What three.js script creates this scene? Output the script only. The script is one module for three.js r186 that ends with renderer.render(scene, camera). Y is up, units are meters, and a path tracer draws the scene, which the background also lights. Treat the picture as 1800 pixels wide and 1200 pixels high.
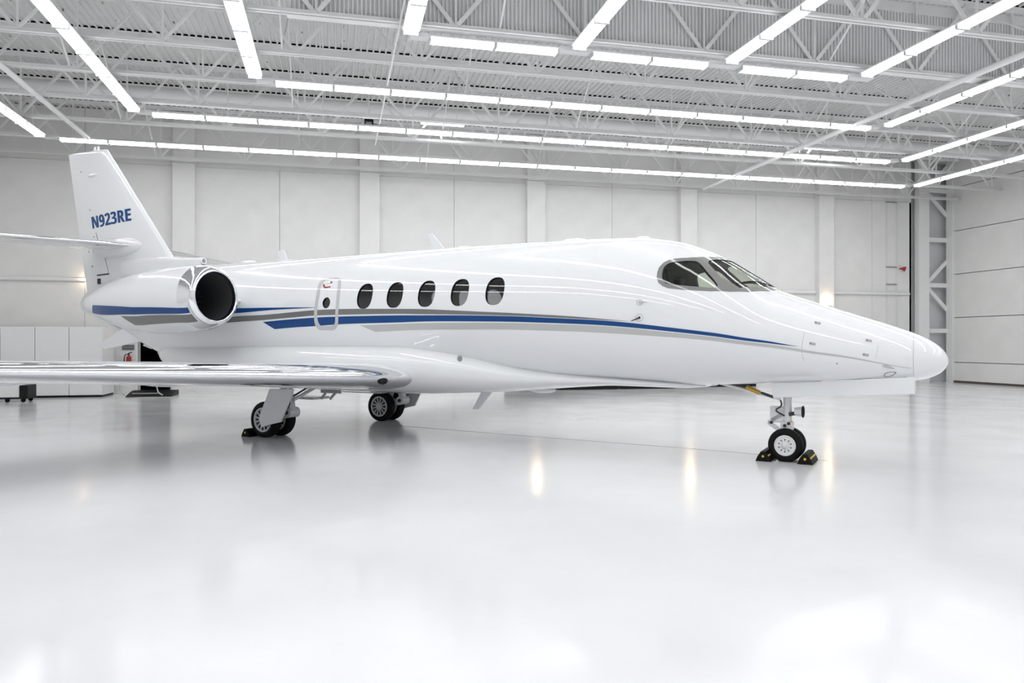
import * as THREE from 'three';
import { mergeGeometries, mergeVertices } from 'three/addons/utils/BufferGeometryUtils.js';
import { RoundedBoxGeometry } from 'three/addons/geometries/RoundedBoxGeometry.js';
import { TessellateModifier } from 'three/addons/modifiers/TessellateModifier.js';
import { FontLoader } from 'three/addons/loaders/FontLoader.js';
import { RectAreaLightUniformsLib } from 'three/addons/lights/RectAreaLightUniformsLib.js';
import { Brush, Evaluator, SUBTRACTION } from 'three-bvh-csg';

// ------------------------------------------------------------------ camera, exposure, large lights
// World: x runs along the far wall, z = -(distance towards the far wall), y up, metres.
RectAreaLightUniformsLib.init();
const scene = new THREE.Scene();
scene.background = new THREE.Color(0x000000);
const EYE = 1.575, FPX = 1320, HORIZON = 602, CX = 900;
const YAW = Math.atan2(1320, 5600);                         // the far wall is turned from the picture plane
const camera = new THREE.PerspectiveCamera(2 * Math.atan(600 / FPX) * 180 / Math.PI, 1.5, 0.05, 200);
camera.position.set(0, EYE, 0);
camera.rotation.order = 'YXZ';
camera.rotation.y = -YAW;
camera.rotation.x = Math.atan((HORIZON - 600) / FPX);
scene.add(camera);
const renderer = new THREE.WebGLRenderer({ antialias: true });
renderer.toneMapping = THREE.LinearToneMapping;
renderer.toneMappingExposure = 1.0;
renderer.shadowMap.enabled = true;

const LAMP_Y = 7.0, LAMP_W = 0.25, FIX = 1.208;
const LAMP_RADIANCE = 2.7, LAMP_COLOR = 0xfcfdff;
// rows of ceiling lights: [axis, fixed coordinate, from, to] in (a = x, b = -z)
const CROSS = [[22.45, [[-7.2, 19.35]]], [19.5, [[-4.27, 16.29]]], [16.56, [[-1.24, 13.26]]], [13.55, [[1.65, 4.07], [4.72, 7.14], [7.85, 10.27]]]];
const ARMS = [[19.7, 22.2], [16.62, 19.2], [13.53, 16.2], [10.56, 13.26], [7.5, 13.22], [4.4, 13.25], [1.3, 13.28], [-1.6, 16.2], [-4.6, 19.2], [-7.57, 22.1]];
const ARM_END = -2.4;
function lampRow(w, h, x, z) {
  const l = new THREE.RectAreaLight(LAMP_COLOR, LAMP_RADIANCE, w, h);
  l.position.set(x, LAMP_Y - 0.004, z);
  l.rotation.x = -Math.PI / 2;
  scene.add(l);
}
for (const [b, runs] of CROSS) for (const [a0, a1] of runs) lampRow(a1 - a0, LAMP_W, (a0 + a1) / 2, -b);
for (const [a, b0] of ARMS) { const n = Math.round((b0 - ARM_END) / FIX); lampRow(LAMP_W, n * FIX, a, -(b0 - n * FIX / 2)); }

// ------------------------------------------------------------------ helpers
let seed = 7;
const rnd = () => { seed = (seed * 1664525 + 1013904223) >>> 0; return seed / 4294967296; };
const V = (x, y, z) => new THREE.Vector3(x, y, z);
const taken = {};
function numbered(n) { taken[n] = (taken[n] ?? -1) + 1; return taken[n] ? n + '_' + String(taken[n]).padStart(3, '0') : n; }
function shade(o) { o.traverse((c) => { if (c.isMesh) { c.castShadow = true; c.receiveShadow = true; } }); return o; }
function obj(name, geo, mat, parent = scene) {
  const g = Array.isArray(geo) ? mergeGeometries(geo.map((q) => { const k = q.index ? q.toNonIndexed() : q; for (const a of Object.keys(k.attributes)) if (!['position', 'normal', 'uv'].includes(a)) k.deleteAttribute(a); return k; })) : geo;
  const m = new THREE.Mesh(g, mat);
  m.castShadow = m.receiveShadow = true;
  m.name = parent === scene ? numbered(name) : name;
  parent.add(m);
  return m;
}
function tag(o, label, category, group) { o.userData.label = label; o.userData.category = category; if (group) o.userData.group = group; return o; }
function thing(name, label, category, pos = [0, 0, 0], turn = 0, group) {
  const o = new THREE.Group(); o.name = numbered(name); scene.add(o);
  o.position.set(...pos); o.rotation.y = turn;
  return tag(o, label, category, group);
}
function group(name, parent) { const o = new THREE.Group(); o.name = name; parent.add(o); return o; }
function struct(o) { o.userData.kind = 'structure'; return o; }
function room(name) { const o = new THREE.Group(); o.name = name; scene.add(o); return struct(o); }
function box(x0, x1, y0, y1, z0, z1) { const g = new THREE.BoxGeometry(Math.abs(x1 - x0), Math.abs(y1 - y0), Math.abs(z1 - z0)); g.translate((x0 + x1) / 2, (y0 + y1) / 2, (z0 + z1) / 2); return g; }
function rbox(x0, x1, y0, y1, z0, z1, r = 0.01) { const g = new RoundedBoxGeometry(Math.abs(x1 - x0), Math.abs(y1 - y0), Math.abs(z1 - z0), 2, r); g.translate((x0 + x1) / 2, (y0 + y1) / 2, (z0 + z1) / 2); return g; }
const UPV = V(0, 1, 0);
function bar(p, q, w, d = w) { // rectangular bar between two points
  const A = V(...p), B = V(...q), dir = B.clone().sub(A), len = dir.length();
  const g = new THREE.BoxGeometry(w, len, d);
  g.applyQuaternion(new THREE.Quaternion().setFromUnitVectors(UPV, dir.normalize()));
  g.translate((A.x + B.x) / 2, (A.y + B.y) / 2, (A.z + B.z) / 2);
  return g;
}
function mirrorZ(g) { // mirrored copy with its faces turned outwards again
  let k = g.index ? g.toNonIndexed() : g; k.scale(1, 1, -1);
  for (const a of Object.values(k.attributes)) for (let i = 0; i < a.count; i += 3) for (let c = 0; c < a.itemSize; c++) { const t = a.getComponent(i + 1, c); a.setComponent(i + 1, c, a.getComponent(i + 2, c)); a.setComponent(i + 2, c, t); }
  k.computeVertexNormals(); return k;
}
function rod(p, q, r, seg = 12, r2 = r) {
  const A = V(...p), B = V(...q), dir = B.clone().sub(A), len = dir.length();
  const g = new THREE.CylinderGeometry(r2, r, len, seg);
  g.applyQuaternion(new THREE.Quaternion().setFromUnitVectors(UPV, dir.normalize()));
  g.translate((A.x + B.x) / 2, (A.y + B.y) / 2, (A.z + B.z) / 2);
  return g;
}
function tube(pts, r, seg = 24, rs = 8) { return new THREE.TubeGeometry(new THREE.CatmullRomCurve3(pts.map((p) => V(...p))), seg, r, rs); }
function lerp(a, b, t) { return a + (b - a) * t; }
function pchip(xs, ys) { // monotone cubic through points with increasing xs
  const n = xs.length, d = [], m = [];
  for (let i = 0; i < n - 1; i++) d.push((ys[i + 1] - ys[i]) / (xs[i + 1] - xs[i]));
  for (let i = 0; i < n; i++) {
    if (i === 0) m.push(d[0]); else if (i === n - 1) m.push(d[n - 2]);
    else if (d[i - 1] * d[i] <= 0) m.push(0);
    else { const h0 = xs[i] - xs[i - 1], h1 = xs[i + 1] - xs[i], w1 = 2 * h1 + h0, w2 = h1 + 2 * h0; m.push((w1 + w2) / (w1 / d[i - 1] + w2 / d[i])); }
  }
  return (x) => {
    if (x <= xs[0]) return ys[0]; if (x >= xs[n - 1]) return ys[n - 1];
    let i = 0; while (x > xs[i + 1]) i++;
    const h = xs[i + 1] - xs[i], t = (x - xs[i]) / h, t2 = t * t, t3 = t2 * t;
    return (2 * t3 - 3 * t2 + 1) * ys[i] + (t3 - 2 * t2 + t) * h * m[i] + (-2 * t3 + 3 * t2) * ys[i + 1] + (t3 - t2) * h * m[i + 1];
  };
}
function gridGeo(rows, closedV = false) { // rows of Vector3 -> smooth surface
  const nu = rows.length, nv = rows[0].length, pos = [], idx = [];
  for (const r of rows) for (const p of r) pos.push(p.x, p.y, p.z);
  for (let i = 0; i < nu - 1; i++) for (let j = 0; j < (closedV ? nv : nv - 1); j++) {
    const a = i * nv + j, b = i * nv + (j + 1) % nv, c = a + nv, d = b + nv;
    idx.push(a, c, b, b, c, d);
  }
  const g = new THREE.BufferGeometry();
  g.setAttribute('position', new THREE.Float32BufferAttribute(pos, 3));
  g.setIndex(idx); g.computeVertexNormals();
  return g;
}
function withUV(g) { if (!g.attributes.uv) g.setAttribute('uv', new THREE.Float32BufferAttribute(new Float32Array(g.attributes.position.count * 2), 2)); return g; }
function noiseTexture(n, repeat, fn, color = false) {
  const d = new Uint8Array(n * n * 4);
  for (let y = 0; y < n; y++) for (let x = 0; x < n; x++) { const c = fn(x, y, n), k = (y * n + x) * 4; d[k] = c[0]; d[k + 1] = c[1]; d[k + 2] = c[2]; d[k + 3] = 255; }
  const t = new THREE.DataTexture(d, n, n); t.wrapS = t.wrapT = THREE.RepeatWrapping; t.magFilter = THREE.LinearFilter; t.minFilter = THREE.LinearMipmapLinearFilter; t.generateMipmaps = true;
  t.repeat.set(repeat, repeat); if (color) t.colorSpace = THREE.SRGBColorSpace; t.needsUpdate = true; return t;
}
function valueNoise(n, cells, oct) { // tileable
  const layers = [];
  for (let o = 0; o < oct; o++) { const c = cells << o, g = Array.from({ length: c * c }, rnd); layers.push([c, g]); }
  return (x, y) => {
    let s = 0, w = 0, amp = 1;
    for (const [c, g] of layers) {
      const u = x / n * c, v = y / n * c, i = Math.floor(u), j = Math.floor(v), fu = u - i, fv = v - j, su = fu * fu * (3 - 2 * fu), sv = fv * fv * (3 - 2 * fv);
      const G = (p, q) => g[((q % c) + c) % c * c + ((p % c) + c) % c];
      s += amp * lerp(lerp(G(i, j), G(i + 1, j), su), lerp(G(i, j + 1), G(i + 1, j + 1), su), sv); w += amp; amp *= 0.5;
    }
    return s / w;
  };
}
function planeUV(g, ax, ay) { // uv in metres from two position axes
  const p = g.attributes.position, uv = new Float32Array(p.count * 2), get = { x: (i) => p.getX(i), y: (i) => p.getY(i), z: (i) => p.getZ(i) };
  for (let i = 0; i < p.count; i++) { uv[2 * i] = get[ax](i); uv[2 * i + 1] = get[ay](i); }
  g.setAttribute('uv', new THREE.BufferAttribute(uv, 2)); return g;
}
function std(color, roughness, extra = {}) { return new THREE.MeshStandardMaterial({ color, roughness, metalness: 0, ...extra }); }
function phys(color, roughness, extra = {}) { return new THREE.MeshPhysicalMaterial({ color, roughness, metalness: 0, ...extra }); }
const lin = (r, g = r, b = r) => new THREE.Color().setRGB(r, g, b);

// ------------------------------------------------------------------ materials
const n1 = valueNoise(512, 8, 5), n2 = valueNoise(512, 32, 3);
const floorRough = noiseTexture(512, 1 / 6, (x, y) => { const v = 120 + 110 * n1(x, y); return [v, v, v]; });
const floorTint = noiseTexture(512, 1 / 9, (x, y) => { const v = 246 + 9 * n1(x, y) - 3 * n2(x, y); return [v, v, v + 0.5]; }, true);
const wallTint = noiseTexture(512, 1 / 4, (x, y) => { const v = 244 + 10 * n1(x, y); return [v, v, v]; }, true);
const wallBump = noiseTexture(512, 1, (x, y) => { const v = 90 + 80 * n2(x, y); return [v, v, v]; });
const speck = (() => { // dark screw heads and rust specks on the roof deck
  const dots = Array.from({ length: 46 }, () => [rnd() * 512, rnd() * 512, 0.8 + rnd() * 1.6, 1 + rnd() * 3, 0.35 + rnd() * 0.5]);
  return noiseTexture(512, 1 / 5, (x, y) => {
    let v = 236 + 16 * n1(x, y);
    for (const [dx, dy, r, e, k] of dots) { const u = (x - dx) / r, w = (y - dy) / (r * e); if (u * u + w * w < 1) v *= k; }
    return [v, v, v];
  }, true);
})();
const M = {
  floor: phys(lin(0.82, 0.825, 0.835), 0.22, { specularIntensity: 0.8, map: floorTint, roughnessMap: floorRough, ior: 1.5 }),
  wall: std(lin(0.88, 0.877, 0.865), 0.75, { map: wallTint, bumpMap: wallBump, bumpScale: 0.002 }),
  panel: std(lin(0.88, 0.877, 0.865), 0.6, { map: wallTint }),
  deck: std(lin(0.87, 0.87, 0.865), 0.65, { map: speck }),
  steel: std(lin(0.87, 0.87, 0.865), 0.5),
  pipe: std(lin(0.86, 0.865, 0.865), 0.4),
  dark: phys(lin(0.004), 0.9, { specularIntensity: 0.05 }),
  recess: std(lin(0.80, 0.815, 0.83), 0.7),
  black: phys(lin(0.007), 0.5, { specularIntensity: 0.5 }),
  lampHouse: std(lin(0.82, 0.82, 0.83), 0.5),
  lens: std(lin(0.85), 0.4, { emissive: new THREE.Color(LAMP_COLOR), emissiveIntensity: 8.6 }),
  paint: phys(lin(0.83, 0.845, 0.86), 0.3, { specularIntensity: 0.4, clearcoat: 1, clearcoatRoughness: 0.025 }),
  blue: phys(lin(0.001, 0.055, 0.22), 0.35, { specularIntensity: 0.15, clearcoat: 0.6, clearcoatRoughness: 0.025 }),
  greyStripe: phys(lin(0.18, 0.178, 0.172), 0.35, { specularIntensity: 0.2, clearcoat: 0.7, clearcoatRoughness: 0.025 }),
  paleStripe: phys(lin(0.50, 0.50, 0.49), 0.3, { clearcoat: 1, clearcoatRoughness: 0.025 }),
  chrome: phys(lin(0.83, 0.84, 0.86), 0.06, { metalness: 1 }),
  alu: phys(lin(0.62, 0.62, 0.62), 0.35, { metalness: 1 }),
  frameGrey: phys(lin(0.21, 0.205, 0.20), 0.4, { clearcoat: 0.8, clearcoatRoughness: 0.04 }),
  ringGrey: phys(lin(0.55, 0.56, 0.57), 0.35, { clearcoat: 0.6, clearcoatRoughness: 0.05 }),
  interior: std(lin(0.6, 0.595, 0.58), 0.8),
  cockpit: std(lin(0.03, 0.032, 0.035), 0.7),
  cabinGlass: phys(lin(0.55, 0.56, 0.57), 0.02, { transmission: 1, thickness: 0, ior: 1.6 }),
  glass: phys(lin(0.78, 0.82, 0.75), 0.02, { transmission: 1, thickness: 0, ior: 1.52 }),
  seal: std(lin(0.02), 0.5),
  rubber: phys(lin(0.006), 0.6, { specularIntensity: 0.35 }),
  rim: std(lin(0.75, 0.76, 0.78), 0.35),
  rimWhite: std(lin(0.83), 0.35),
  gear: phys(lin(0.80, 0.81, 0.82), 0.35, { clearcoat: 0.5, clearcoatRoughness: 0.1 }),
  gold: phys(lin(0.55, 0.33, 0.06), 0.35, { metalness: 0.7 }),
  duct: std(lin(0.05, 0.053, 0.058), 0.5),
  fan: phys(lin(0.07, 0.08, 0.095), 0.5, { metalness: 0.6 }),
  seam: std(lin(0.30), 0.6),
  darkSeam: std(lin(0.04), 0.6),
  yellow: std(lin(0.75, 0.52, 0.03), 0.5),
  paleYellow: std(lin(0.80, 0.76, 0.50), 0.5),
  red: std(lin(0.35, 0.015, 0.012), 0.4),
  brownSeal: std(lin(0.09, 0.075, 0.065), 0.7),
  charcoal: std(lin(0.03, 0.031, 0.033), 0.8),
  grey: std(lin(0.25, 0.26, 0.27), 0.5),
  cabinet: std(lin(0.86, 0.865, 0.87), 0.5),
  warm: std(lin(0.9, 0.8, 0.62), 0.5, { emissive: new THREE.Color(1, 0.78, 0.48), emissiveIntensity: 1.6 }),
  signGrey: std(lin(0.13, 0.14, 0.16), 0.4),
};
for (const k of Object.keys(M)) M[k].side = THREE.DoubleSide;

// ------------------------------------------------------------------ the hangar shell
const A0 = -10.8, A1 = 24.2, B0 = -3.2, B1 = 25.4, DECK = 8.77;
const floor = room('floor');
obj('slab', planeUV(box(A0 - 0.4, A1 + 0.8, -0.3, 0, -25.75, -B0 + 0.4), 'x', 'z'), M.floor, floor);
{ // a fine saw-cut joint across the floor
  const p = [[-0.9, 14.62], [1.17, 14.35]], q = [[1.17, 14.35], [3.71, 11.69], [5.06, 10.35], [5.86, 9.45], [6.4, 8.77]];
  for (let i = 0; i < q.length - 1; i++) obj('joint', bar([q[i][0], 0.0005, -q[i][1]], [q[i + 1][0], 0.0005, -q[i + 1][1]], 0.007, 0.001), M.paleStripe, floor);
}
{ // roof deck: trapezoid flutes running towards the far wall
  const ceiling = room('ceiling');
  const P = 0.152, prof = [];
  for (let x = A0 - 0.3; x < A1 + 0.5; x += P) prof.push([x, DECK], [x + 0.032, DECK], [x + 0.044, DECK + 0.045], [x + 0.14, DECK + 0.045]);
  const s = new THREE.Shape(); prof.forEach(([x, y], i) => (i ? s.lineTo(x, y) : s.moveTo(x, y)));
  s.lineTo(A1 + 0.6, DECK + 0.045); s.lineTo(A1 + 0.6, DECK + 0.25); s.lineTo(A0 - 0.3, DECK + 0.25);
  const g = new THREE.ExtrudeGeometry(s, { depth: 27.2 - B0 + 0.4, bevelEnabled: false }); g.translate(0, 0, -27.2);
  obj('roof_deck', planeUV(g, 'x', 'z'), M.deck, ceiling);
}
const PIL = [-10.33, -4.6, 1.11, 6.8, 12.56, 18.28], PILW = 0.64;
{ // far wall
  const w = room('wall_back'), y1 = 7.13;
  obj('core', mergeGeometries([box(A0, -5.97, 0, DECK, -(B1 + 0.35), -(B1 + 0.06)), box(-5.02, 22.28, 0, DECK, -(B1 + 0.35), -(B1 + 0.06)), box(-5.97, -5.02, 2.15, DECK, -(B1 + 0.35), -(B1 + 0.06))]), M.wall, w);
  const edges = [A0]; for (const c of PIL) edges.push(c - PILW / 2, c + PILW / 2); edges.push(22.28);
  const doorL = -5.97, doorR = -5.02, doorT = 2.15;
  for (let i = 0; i < edges.length; i += 2) {
    const l = edges[i], r = edges[i + 1];
    const cuts = i === 0 ? [l, r] : i === edges.length - 2 ? [l, 20.48, r] : [l, (l + r) / 2, r];
    for (let k = 0; k < cuts.length - 1; k++) {
      const x0 = cuts[k] + (k ? 0.006 : 0), x1 = cuts[k + 1] - (k < cuts.length - 2 ? 0.006 : 0);
      if (x0 < doorL && x1 > doorR) {
        obj('panel', planeUV(mergeGeometries([box(x0, doorL, 0, y1, -(B1 + 0.06), -B1), box(doorR, x1, 0, y1, -(B1 + 0.06), -B1), box(doorL, doorR, doorT, y1, -(B1 + 0.06), -B1)]), 'x', 'y'), M.wall, w);
      } else obj('panel', planeUV(box(x0, x1, 0, y1, -(B1 + 0.06), -B1), 'x', 'y'), M.wall, w);
      obj('upper_panel', planeUV(box(x0, x1, y1 + 0.012, DECK, -(B1 + 0.06), -(B1 + 0.03)), 'x', 'y'), M.wall, w);
    }
  }
  for (const c of PIL) {
    obj('pilaster', planeUV(box(c - PILW / 2, c + PILW / 2, 0, y1 + 0.05, -(B1 + 0.06), -(B1 - 0.25)), 'x', 'y'), M.wall, w);
    obj('upper_pilaster', planeUV(box(c - PILW / 2, c + PILW / 2, y1 + 0.06, DECK, -(B1 + 0.06), -(B1 - 0.25)), 'x', 'y'), M.wall, w);
  }
  // open dark doorway with its jambs
  const d = room('door_1');
  const h = room('wall_hallway'), z0 = -(B1 + 0.35), z1 = -33; // the unlit hallway behind it, its darkness deepened by charcoal colour
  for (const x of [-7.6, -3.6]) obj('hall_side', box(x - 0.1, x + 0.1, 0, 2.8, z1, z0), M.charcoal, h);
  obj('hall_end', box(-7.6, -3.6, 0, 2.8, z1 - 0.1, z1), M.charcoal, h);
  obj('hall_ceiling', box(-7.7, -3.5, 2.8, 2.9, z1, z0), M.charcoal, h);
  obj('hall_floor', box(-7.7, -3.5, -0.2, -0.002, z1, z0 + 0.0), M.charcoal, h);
  obj('jamb', box(doorR, doorR + 0.05, 0, doorT + 0.05, -(B1 + 0.02), -(B1 - 0.03)), M.steel, d);
  obj('jamb', box(doorL - 0.05, doorL, 0, doorT + 0.05, -(B1 + 0.02), -(B1 - 0.03)), M.steel, d);
  obj('jamb', box(doorL, doorR, doorT, doorT + 0.05, -(B1 + 0.02), -(B1 - 0.03)), M.steel, d);
}
{ // the pocket beside the sectional door, with its lattice column
  const w = room('wall_corner');
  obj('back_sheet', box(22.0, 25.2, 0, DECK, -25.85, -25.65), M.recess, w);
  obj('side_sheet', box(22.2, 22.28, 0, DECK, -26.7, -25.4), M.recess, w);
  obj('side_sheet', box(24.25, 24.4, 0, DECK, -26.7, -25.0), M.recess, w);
  const t = room('trim_1');
  obj('column', box(22.46, 22.94, 0, DECK, -25.42, -25.18), M.steel, t);
  obj('column', box(23.84, 24.06, 0, DECK, -25.3, -24.98), M.steel, t);
  const ys = [2.05, 3.86, 5.67, 7.63];
  for (const y of ys) obj('rung', box(22.94, 23.86, y - 0.085, y + 0.085, -25.36, -25.24), M.steel, t);
  for (const [y, up] of [[0.05, 1], [3.86, 1], [3.86, -1], [7.63, -1], [7.63, 1]]) obj('diagonal', bar([22.94, y + up * 0.1, -25.3], [23.88, y + up * 0.98, -25.3], 0.15, 0.06), M.steel, t);
}
{ // right wall: sectional hangar door
  const d = room('door_2'), x0 = 23.9, x1 = 24.05, z0 = -25.0, z1 = 3.1;
  const ys = [0.06, 0.8, 2.565, 4.28, 5.99, 7.71, DECK];
  for (let i = 0; i < ys.length - 1; i++) obj('door_panel', planeUV(box(x0, x1, ys[i] + 0.014, ys[i + 1] - 0.014, z0, z1), 'z', 'y'), M.panel, d);
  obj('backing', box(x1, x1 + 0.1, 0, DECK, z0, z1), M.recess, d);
  obj('bottom_seal', box(x0 - 0.01, x1, 0, 0.08, z0, z1), M.brownSeal, d);
  const r = room('wall_right');
  obj('core', box(24.2, 24.5, 0, DECK, -25.4, 3.6), M.wall, r);
  const l = room('wall_left');
  obj('core', box(A0 - 0.3, A0, 0, DECK, -25.8, 3.6), M.wall, l);
  const n = room('wall_front');
  obj('core', box(A0, 24.5, 0, DECK, 3.2, 3.6), M.wall, n);
}

// ------------------------------------------------------------------ roof trusses
const CH0 = 7.16, CH1 = 7.25, TC = DECK - 0.1;
const ORD = ['first', 'second', 'third', 'fourth', 'fifth', 'sixth', 'seventh', 'eighth', 'ninth', 'tenth', 'eleventh', 'twelfth', 'thirteenth', 'fourteenth', 'fifteenth', 'sixteenth', 'seventeenth', 'eighteenth', 'nineteenth', 'twentieth', 'twenty-first', 'twenty-second'];
const JO = Array.from({ length: 10 }, (_, k) => 24.7 - 1.905 * k);
JO.forEach((b, k) => {
  const t = thing('roof_truss', 'white open-web steel roof truss, ' + ORD[k] + ' from the far wall', 'roof truss', [0, 0, -b], 0, 'open-web roof trusses under the deck');
  const xa = A0, xb = b > 24.9 ? 22.2 : 23.88;
  obj('bottom_chord', [box(xa, xb, CH0, CH0 + 0.012, -0.075, 0.075), box(xa, xb, CH0, CH1, -0.016, -0.006), box(xa, xb, CH0, CH1, 0.006, 0.016)], M.steel, t);
  obj('top_chord', [box(xa, xb, DECK - 0.014, DECK - 0.002, -0.09, 0.09), box(xa, xb, TC, DECK - 0.01, -0.012, 0.012)], M.steel, t);
  if (k >= 0) obj('dark_gap_strip', box(xa, xb, DECK + 0.0, DECK + 0.044, 0.055, 0.085), M.dark, t);  // black strip stands in for the shaded gaps between deck ribs and chord
  const heavy = k >= 6 ? 0.075 : 0.055;
  for (let a = 6.94 - 2.42 * 7 - (k % 2) * 0.4; a < xb; a += 2.42) {
    if (a > xa + 0.1) {
      obj('web', bar([a, CH1, 0], [a, TC, 0], 0.035), M.steel, t);
      if (a + 1.21 < xb) obj('web', bar([a + 0.03, CH1 - 0.02, 0.03], [a + 1.21, TC + 0.02, 0.03], heavy, 0.03), M.steel, t);
      if (a - 1.21 > xa) obj('web', bar([a - 0.03, CH1 - 0.02, -0.03], [a - 1.21, TC + 0.02, -0.03], heavy, 0.03), M.steel, t);
    }
  }
});
{ // rows of diagonal bridging between the trusses
  const rows = [-8.9, -5.3, -1.0, 2.9, 6.2, 9.7, 13.0, 16.4, 20.2];
  rows.forEach((a, i) => {
    const t = thing('cross_brace', 'row of thin white diagonal braces between roof trusses, ' + ORD[rows.length - 1 - i] + ' from the sectional door', 'brace', [a, 0, 0], 0, 'diagonal bridging between the trusses');
    for (let k = 0; k < JO.length - 1; k++) {
      if (k === 5 && a > -0.9) continue; // the draft curtain hangs here
      obj('brace', (k + i) % 2 ? bar([0, CH1, -JO[k]], [0, TC, -JO[k + 1]], 0.034, 0.03) : bar([0, TC, -JO[k]], [0, CH1, -JO[k + 1]], 0.034, 0.03), M.steel, t);
    }
  });
}
{ // corrugated draft curtain hung on the seventh truss
  const z = -JO[6] - 0.12, g = [], P = 0.075, s = new THREE.Shape();
  let first = true;
  for (let x = -0.8; x < 23.8; x += P) for (const [dx, dz] of [[0, 0], [0.028, 0], [0.038, 0.045], [0.065, 0.045]]) { first ? s.moveTo(x + dx, dz) : s.lineTo(x + dx, dz); first = false; }
  s.lineTo(23.85, 0); s.lineTo(23.85, -0.012); s.lineTo(-0.8, -0.012);
  const e = new THREE.ExtrudeGeometry(s, { depth: 1.2, bevelEnabled: false }); e.rotateX(Math.PI / 2); e.translate(0, CH1 + 1.22, z);
  const t = thing('draft_curtain', 'pale corrugated metal draft curtain above the lights over the cabin roof', 'draft curtain');
  obj('sheet', e, M.pipe, t);
  obj('edge_channel', box(-0.8, 23.85, CH0, CH1 + 0.03, z - 0.08, z + 0.06), M.steel, t);
  obj('head_beam', box(-0.8, 23.85, 8.45, 8.66, z - 0.06, z + 0.05), M.steel, t);
}
// services under the roof
tag(obj('sprinkler_pipe', rod([12.75, 7.06, -8], [12.75, 7.06, -24.4], 0.065), M.pipe), 'long grey sprinkler main running under the trusses towards the far wall', 'pipe');
tag(obj('roof_pipe', rod([-6.45, 7.07, -9], [-6.45, 7.07, -22.2], 0.06), M.pipe), 'thick white pipe under the trusses above the tail fin', 'pipe');
tag(obj('conduit', rod([1.1, 7.13, -8], [1.1, 7.13, -21.4], 0.018), M.pipe), 'thin white conduit under the trusses beside the black heater box', 'conduit');
tag(obj('round_duct', rod([A0, 8.25, -21.75], [23.6, 8.25, -21.75], 0.15, 20), M.pipe), 'round white duct running the width of the roof inside the trusses', 'duct');
{
  const t = thing('unit_heater', 'small black heater box hung from the roof above the row of lights', 'heater', [0.9, 7.35, -20.85]);
  obj('case', rbox(-0.12, 0.12, 0, 0.36, -0.1, 0.1, 0.02), M.black, t);
  obj('face', box(-0.09, 0.07, 0.03, 0.22, 0.1, 0.112), M.grey, t);
  obj('hanger', rod([0, 0.36, 0], [0, 0.95, 0], 0.015, 8), M.pipe, t);
}

// ------------------------------------------------------------------ ceiling lights
function project(x, y, z) {
  const c = Math.cos(YAW), s = Math.sin(YAW), d = x * s - z * c, r = x * c + z * s;
  return d > 0.1 ? [CX + FPX * r / d, HORIZON - FPX * (y - EYE) / d] : null;
}
function lensGeo(L, w = LAMP_W) { // shallow wrap-around diffuser along x: bottom, bevels, sides and ends
  const p = [[-w / 2, 0.055], [-w / 2 + 0.008, 0.02], [-w / 2 + 0.03, 0], [w / 2 - 0.03, 0], [w / 2 - 0.008, 0.02], [w / 2, 0.055]], pos = [], h = L / 2;
  for (let i = 0; i < p.length - 1; i++) { const [z0, y0] = p[i], [z1, y1] = p[i + 1]; pos.push(-h, y0, z0, h, y0, z0, h, y1, z1, -h, y0, z0, h, y1, z1, -h, y1, z1); }
  const g = new THREE.BufferGeometry(); g.setAttribute('position', new THREE.Float32BufferAttribute(pos, 3)); g.computeVertexNormals(); return withUV(g);
}
const houseGeo = (L) => mergeGeometries([box(-L / 2, L / 2, 0.055, 0.075, -0.15, 0.15), box(-L / 2, L / 2, 0.075, 0.125, -0.07, 0.07)]);
const capGeo = mergeGeometries([box(-0.014, 0.014, -0.016, 0.06, -LAMP_W / 2 - 0.004, LAMP_W / 2 + 0.004)]);
const LG = lensGeo(FIX - 0.016), HG = houseGeo(FIX);
function fixture(x, z, turn, label, grp) {
  const t = thing('ceiling_light', label, 'ceiling light', [x, LAMP_Y, z], turn, grp);
  obj('housing', HG, M.lampHouse, t); obj('lens', LG, M.lens, t);
  for (const s of [-1, 1]) obj('end_cap', capGeo, M.ringGrey, t).position.x = s * (FIX / 2 - 0.014);
  return t;
}
CROSS.forEach(([b, runs], r) => {
  const label = ['linear ceiling light from the door end of the row nearest the far wall', 'linear ceiling light from the door end of the second row off the far wall', 'linear ceiling light from the door end of the third row off the far wall', 'linear ceiling light from the door end of the broken row behind the draft curtain'][r];
  let left = runs.reduce((q, [a0, a1]) => q + Math.round((a1 - a0) / FIX), 0);
  for (const [a0, a1] of runs) { const n = Math.round((a1 - a0) / FIX), L = (a1 - a0) / n; for (let i = 0; i < n; i++) fixture(a0 + L * (i + 0.5), -b, 0, ORD[--left] + ' ' + label, ['row of lights along the far wall', 'second row of lights', 'third row of lights', 'broken row of lights'][r]); }
});
ARMS.forEach(([a, b0], r) => {
  const n = Math.round((b0 - ARM_END) / FIX);
  const label = ' light from the far end of the ' + ORD[r] + ' lengthwise ceiling row from the sectional door', grp = 'lights in the ' + ORD[r] + ' lengthwise row';
  let i = 0;
  for (; i < n; i++) {
    const p = project(a, LAMP_Y, -(b0 - i * FIX));
    if (!p || p[1] < -5 || p[0] < -5 || p[0] > 1805) break;
    fixture(a, -(b0 - (i + 0.5) * FIX), Math.PI / 2, ORD[i] + label, grp);
  }
  if (i < n) { // the rest of the row, over and behind the camera
    const L = (n - i) * FIX, t = thing('ceiling_light_run', 'continuous white ceiling light run extending the ' + ORD[r] + ' lengthwise row from the sectional door', 'ceiling light', [a, LAMP_Y, -(b0 - i * FIX - L / 2)], Math.PI / 2);
    obj('housing', houseGeo(L), M.lampHouse, t); obj('lens', lensGeo(L - 0.02), M.lens, t);
  }
});
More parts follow.
